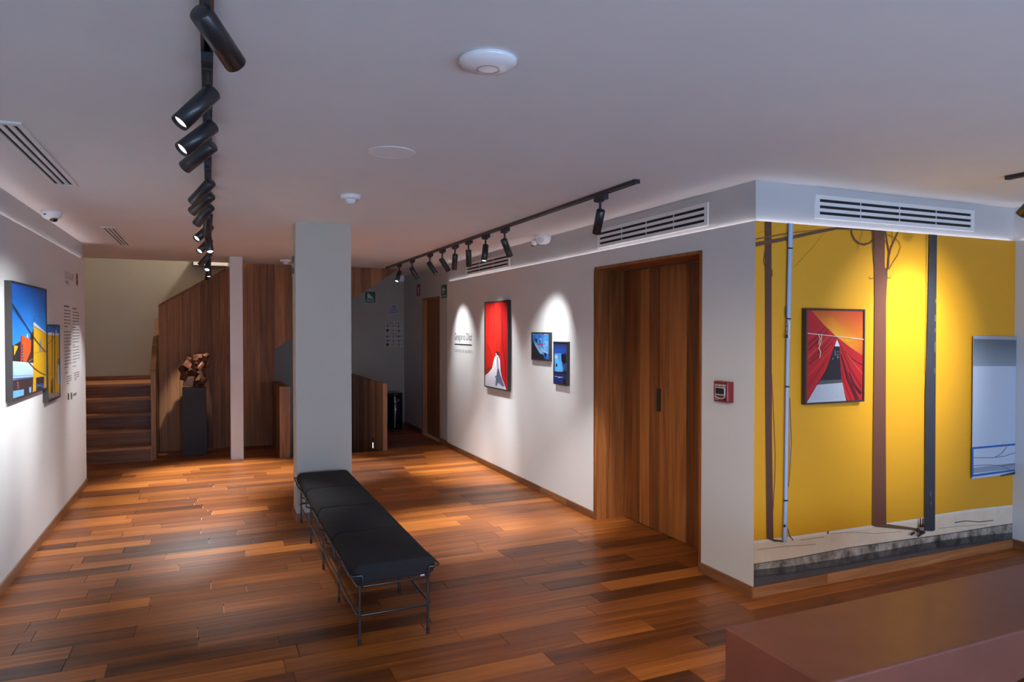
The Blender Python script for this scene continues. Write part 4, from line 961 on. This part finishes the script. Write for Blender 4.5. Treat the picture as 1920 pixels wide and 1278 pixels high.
for a_, b_, w_, cc in (((545, 450), (800, 820), 16, (.62, .05, .03)), ((560, 520), (790, 960), 18, (.30, .012, .014)), ((560, 600), (740, 1100), 30, (.10, .010, .012)), ((560, 700), (690, 1105), 16, (.50, .015, .015)), ((575, 820), (640, 1105), 12, (.62, .02, .02)), ((600, 560), (800, 720), 8, (.20, .01, .012)), ((650, 800), (780, 1030), 22, (.06, .010, .014))):
    mid = ((a_[0] + b_[0]) / 2 - 14, (a_[1] + b_[1]) / 2 + 16); p.line([a_, mid, b_], [w_ * .35, w_, w_ * 1.3], cc)
p.poly([(515, 438), (545, 520), (548, 640), (556, 760), (566, 880), (572, 925), (300, 935), (345, 870), (405, 765), (445, 650), (480, 545)], (.020, .018, .022))
p.poly([(515, 440), (546, 518), (490, 516)], (.66, .68, .74))
for q in ((465, 640, 12, 20), (490, 560, 10, 60), (515, 570, 20, 12), (505, 600, 28, 8), (515, 620, 18, 28)): p.poly([(q[0], q[1]), (q[0] + q[2], q[1]), (q[0] + q[2], q[1] + q[3]), (q[0], q[1] + q[3])], (.16, .15, .20))
p.poly([(330, 888), (566, 876), (572, 925), (300, 935)], (.085, .085, .095))
p.poly([(298, 935), (574, 912), (612, 1112), (184, 1132)], (.46, .48, .52))
for i in range(8): zy = 945 + i * 22; p.line([(290 - i * 14, zy), (576 + i * 5, zy - 18)], 2.0, (.32, .34, .38))
for i in range(14): xx = 250 + (i * 53) % 320; zy = 945 + (i * 37) % 150; p.line([(xx, zy), (xx + 4, zy + 18)], 2.5, (.30, .31, .36))
p.line([(192, 375), (350, 392), (520, 410), (660, 425), (805, 441)], [8, 7, 6, 7, 8], (.78, .70, .62))
for q in ((305, 385, 332, 440), (345, 395, 335, 470), (318, 440, 312, 500), (335, 470, 310, 545), (312, 530, 335, 590), (330, 590, 322, 640)): p.line([(q[0], q[1]), (q[2], q[3])], 9, (.75, .52, .38))
p.build('print', root)

# large picture on the left wall: blue sky and houses
root, p = framed('framed_picture', 'large framed picture of blue sky over orange and yellow houses', 'X', XL, 1, 5.255, 6.29, 1.150, 1.905, .038)
p.grad(p.full, 4, 8, lambda u, v: lerp((.006, .115, .56), (.03, .30, .80), v * 1.3 + .1 * u))
p.crop(0, 515, .2034)
p.poly([(112, 655), (190, 612), (200, 810), (110, 800)], (.020, .018, .025)); p.poly([(280, 560), (310, 500), (310, 830), (240, 815), (250, 700)], (.055, .022, .016))
p.poly([(128, 650), (168, 658), (130, 745)], (.66, .36, .02))
p.poly([(192, 555), (215, 562), (286, 600), (282, 705), (240, 808), (188, 806), (190, 640)], (.72, .085, .018)); p.poly([(192, 555), (200, 558), (204, 640), (196, 806), (188, 806), (190, 640)], (.40, .035, .012))
p.poly([(200, 650), (208, 636), (214, 660), (213, 800), (200, 800)], (.06, .02, .03))
for i in range(5): p.line([(200, 680 + i * 26), (214, 664 + i * 26)], 4, (.5, .4, .5))
p.poly([(245, 545), (255, 545), (256, 580), (244, 575)], (.65, .72, .80))
p.poly([(305, 470), (425, 545), (425, 1060), (298, 1085)], [(.70, .42, .012), (.66, .36, .01), (.52, .28, .01), (.58, .30, .01)])
p.poly([(305, 430), (428, 530), (428, 550), (305, 474)], (.62, .66, .74)); p.poly([(305, 462), (428, 542), (428, 550), (305, 474)], (.28, .22, .18))
p.poly([(360, 640), (363, 605), (372, 596), (380, 612), (382, 715), (360, 705)], (.26, .25, .32))
p.poly([(104, 795), (300, 812), (304, 948), (104, 972)], [(.40, .56, .80), (.48, .60, .78), (.38, .52, .74), (.30, .48, .76)])
p.line([(104, 935), (304, 925)], 14, (.20, .33, .58)); p.line([(104, 962), (304, 945)], 14, (.06, .10, .22))
p.poly([(104, 972), (304, 948), (298, 1090), (104, 1150)], (.045, .026, .030))
p.poly([(112, 1072), (216, 1055), (216, 1108), (112, 1140)], (.14, .38, .74)); p.poly([(263, 1040), (285, 1030), (283, 1082), (266, 1086)], (.16, .36, .70)); p.line([(160, 985), (165, 1050)], 16, (.16, .07, .06))
p.poly([(330, 945), (406, 938), (404, 1058), (330, 1070)], (.030, .020, .030))
for i in range(5): p.line([(334, 1050 - i * 12), (360 + 6 * i, 1008 + i * 7), (402, 1000 + i * 10)], 4, (.06, .12, .34))
p.line([(406, 938), (404, 1060)], 8, (.60, .33, .01)); p.line([(300, 720), (420, 705)], 3, (.20, .09, .02))
p.line([(110, 268), (190, 395), (300, 570), (370, 660), (430, 722)], [7, 8, 9, 10, 11], (.035, .025, .035)); p.line([(110, 300), (200, 425), (290, 545)], 5, (.02, .05, .16))
p.line([(262, 808), (300, 850), (350, 892), (430, 928)], 9, (.12, .045, .02)); p.line([(305, 440), (310, 385), (330, 375), (380, 385)], 3, (.01, .05, .22)); p.line([(305, 480), (240, 420), (200, 370)], 1.6, (.01, .06, .28))
p.line([(303, 500), (300, 810)], 4, (.05, .02, .015)); p.line([(255, 800), (300, 770)], 5, (.35, .25, .22))
p.build('print', root)

# narrow picture on the left wall
root, p = framed('framed_picture', 'narrow framed picture of a yellow wall with dark poles on the left wall', 'X', XL, 1, 6.315, 6.800, 1.040, 1.637, .036)
p.grad(p.full, 2, 4, lambda u, v: lerp((.006, .12, .50), (.05, .28, .70), v * 3))
p.crop(0, 515, .2034)
p.poly([(435, 552), (560, 556), (560, 1110), (435, 1110)], [(.62, .36, .015), (.66, .40, .02), (.60, .33, .012), (.50, .26, .01)])
p.poly([(435, 528), (560, 538), (560, 558), (435, 556)], (.56, .60, .66)); p.poly([(512, 505), (520, 505), (520, 545), (512, 545)], (.6, .65, .7))
p.line([(435, 540), (480, 490), (510, 470)], 5, (.03, .02, .03)); p.line([(481, 530), (480, 700), (480, 930)], 6, (.10, .04, .015)); p.line([(503, 470), (503, 800), (500, 1100)], 7, (.030, .020, .02)); p.line([(435, 645), (470, 610), (490, 570)], 4, (.10, .04, .02))
p.poly([(470, 990), (482, 930), (488, 1000), (485, 1095), (468, 1085)], (.05, .03, .02)); p.poly([(484, 990), (490, 975), (490, 1020), (484, 1030)], (.3, .4, .5)); p.line([(478, 1085), (503, 1100)], 6, (.04, .02, .02))
p.poly([(530, 770), (556, 775), (556, 1010), (528, 995)], (.40, .50, .64)); p.poly([(530, 770), (556, 775), (556, 835), (530, 820)], (.08, .09, .10))
p.poly([(435, 1098), (560, 1075), (560, 1170), (435, 1190)], (.26, .22, .19), .5); p.poly([(435, 1150), (560, 1110), (560, 1170), (435, 1190)], (.10, .085, .08), .4); p.line([(435, 905), (556, 915)], 3, (.30, .15, .02))
p.build('print', root)

# tall red picture on the right wall
root, p = framed('framed_picture', 'tall framed red picture with a white clad figure on the right wall', 'X', XR, -1, 6.895, 7.595, .935, 1.914, .036, .012)
p.grad(p.full, 6, 10, lambda u, v: lerp((.46, .014, .010), (.50, .010, .012), u) if v < .1 else lerp((.58, .020, .010), (.38, .008, .012), abs(u - .35) * 1.2 + .2 * v))
p.crop(820, 520, .2191)
p.poly([(422, 235), (475, 225), (482, 400), (470, 540), (415, 520)], [(.57, .018, .010), (.54, .014, .010), (.62, .030, .011), (.50, .012, .010), (.52, .014, .010)])
p.poly([(495, 215), (525, 212), (545, 420), (530, 640), (500, 640), (487, 420)], [(.60, .022, .010), (.54, .014, .010), (.66, .040, .012), (.54, .016, .010), (.52, .014, .010), (.60, .026, .010)])
p.poly([(560, 205), (598, 200), (598, 520), (575, 700), (552, 520)], [(.45, .008, .012), (.50, .01, .012), (.48, .008, .012), (.42, .006, .010), (.40, .006, .010)])
for a_, b_, w_, cc in (((483, 210), (484, 560), 7, (.26, .006, .008)), ((548, 230), (552, 640), 8, (.24, .005, .010)), ((420, 560), (470, 700), 10, (.34, .006, .010)), ((560, 560), (590, 860), 9, (.25, .005, .010)), ((505, 470), (505, 640), 5, (.32, .01, .01)), ((440, 250), (430, 520), 5, (.40, .01, .01))): p.line([a_, ((a_[0] + b_[0]) / 2 + 4, (a_[1] + b_[1]) / 2), b_], [w_ * .5, w_, w_ * .4], cc)
p.poly([(405, 775), (440, 765), (468, 770), (440, 810), (405, 830)], (.26, .030, .012))
p.poly([(508, 662), (522, 668), (536, 700), (543, 800), (552, 850), (570, 900), (592, 960), (400, 935), (400, 838), (440, 812), (470, 775), (482, 720), (492, 680)], [(.80, .78, .80), (.78, .78, .82), (.70, .70, .78), (.55, .57, .66), (.55, .56, .64), (.52, .53, .60), (.48, .50, .57), (.50, .51, .57), (.54, .55, .60), (.58, .58, .62), (.72, .70, .74), (.80, .78, .80), (.82, .80, .80)])
p.poly([(500, 640), (508, 630), (530, 640), (530, 668), (512, 664), (500, 662)], (.12, .012, .014)); p.poly([(499, 652), (506, 645), (509, 660), (502, 664)], (.75, .70, .70))
p.poly([(509, 675), (522, 680), (526, 780), (514, 790), (508, 720)], (.30, .31, .44))
p.poly([(514, 785), (528, 790), (540, 835), (555, 870), (575, 930), (560, 935), (540, 915), (520, 900), (505, 935), (498, 915), (503, 860), (492, 850), (508, 835)], (.10, .12, .19)); p.poly([(520, 775), (527, 785), (524, 820), (516, 815)], (.05, .055, .09))
for i in range(26): xx = 410 + (i * 41) % 95; zy = 850 + (i * 29) % 75; p.poly([(xx, zy), (xx + 5, zy + 1), (xx + 4, zy + 4), (xx - 1, zy + 3)], (.38, .39, .45))
p.build('print', root)

# upper small blue picture
root, p = framed('framed_picture', 'smaller upper blue night picture left of the double door', 'X', XR, -1, 5.912, 6.312, 1.298, 1.571, .032, .010)
p.poly(p.full, (.020, .019, .024)); p.crop(985, 610, .1096)
p.poly([(118, 128), (405, 128), (405, 580), (330, 575), (310, 500), (240, 465), (185, 370), (130, 270)], [(.02, .15, .48), (.05, .30, .72), (.03, .20, .62), (.02, .08, .34), (.04, .2, .55), (.10, .34, .62), (.10, .30, .55), (.02, .12, .40)])
p.poly([(150, 290), (180, 310), (260, 430), (240, 450), (185, 370)], (.20, .36, .42)); p.poly([(240, 440), (285, 390), (310, 440), (290, 490), (250, 480)], (.16, .38, .66))
p.poly([(310, 270), (395, 262), (395, 470), (312, 450)], (.16, .40, .74)); p.poly([(165, 215), (205, 225), (208, 300), (190, 290), (165, 250)], (.012, .02, .09)); p.poly([(235, 140), (262, 140), (262, 310), (240, 310)], (.01, .06, .34)); p.poly([(292, 150), (302, 150), (302, 310), (294, 310)], (.01, .07, .36))
p.poly([(232, 140), (285, 145), (280, 155), (232, 150)], (.62, .30, .30)); p.poly([(318, 145), (372, 145), (366, 157), (318, 155)], (.70, .60, .45)); p.poly([(120, 145), (160, 147), (158, 155), (122, 155)], (.45, .42, .35)); p.poly([(248, 215), (280, 222), (275, 242), (250, 238)], (.45, .50, .75))
p.poly([(262, 318), (285, 302), (302, 315), (300, 342), (275, 348), (263, 338)], (.66, .020, .06)); p.poly([(205, 312), (250, 308), (250, 335), (215, 330)], (.15, .03, .10)); p.line([(262, 395), (285, 398), (305, 440)], 9, (.66, .72, .70)); p.line([(310, 440), (345, 455), (388, 480)], 11, (.62, .68, .70))
p.line([(390, 345), (372, 348), (368, 400)], 6, (.02, .08, .30)); p.line([(350, 350), (345, 455)], 4, (.03, .14, .46)); p.line([(385, 350), (384, 450)], 4, (.03, .14, .46)); p.poly([(322, 295), (333, 292), (334, 335), (324, 335)], (.03, .10, .20)); p.poly([(330, 465), (365, 478), (362, 535), (345, 540), (325, 500)], (.01, .015, .05))
p.build('print', root)
# lower small blue picture
root, p = framed('framed_picture', 'lower narrow dark blue picture close to the double door', 'X', XR, -1, 5.558, 5.825, 1.093, 1.487, .032, .010)
p.grad(p.full, 4, 10, lambda u, v: lerp((.020, .020, .040), (.012, .07, .36), v * 5) if v < .25 else lerp((.012, .055, .30), (.018, .030, .12), (v - .25) * 2.2 + max(0, u - .75)))
p.crop(985, 610, .1096)
p.poly([(500, 480), (615, 472), (640, 560), (640, 690), (655, 780), (600, 800), (500, 780)], [(.12, .34, .62), (.05, .22, .60), (.02, .10, .42), (.04, .22, .62), (.05, .22, .55), (.20, .52, .78), (.08, .36, .70)])
p.poly([(510, 590), (560, 560), (590, 640), (640, 720), (610, 780), (520, 770)], (.10, .44, .80)); p.poly([(505, 500), (560, 520), (540, 570), (505, 560)], (.36, .52, .66)); p.poly([(615, 490), (695, 482), (695, 640), (640, 650), (618, 600)], (.012, .010, .022)); p.poly([(520, 640), (545, 655), (550, 705), (520, 705)], (.01, .04, .16))
p.poly([(695, 650), (706, 645), (706, 760), (692, 775)], (.14, .26, .50)); p.poly([(655, 680), (672, 670), (672, 750), (655, 760)], (.06, .18, .46)); p.poly([(495, 790), (700, 790), (690, 830), (600, 810), (520, 820)], (.010, .014, .05))
p.line([(500, 866), (545, 872), (590, 890), (640, 878)], 10, (.28, .44, .70)); p.poly([(560, 880), (600, 876), (610, 895), (570, 900)], (.44, .58, .80)); p.poly([(495, 900), (690, 885), (680, 1000), (500, 985)], (.016, .030, .15)); p.poly([(640, 930), (690, 900), (690, 1010), (650, 1000)], (.012, .010, .03))
p.build('print', root)
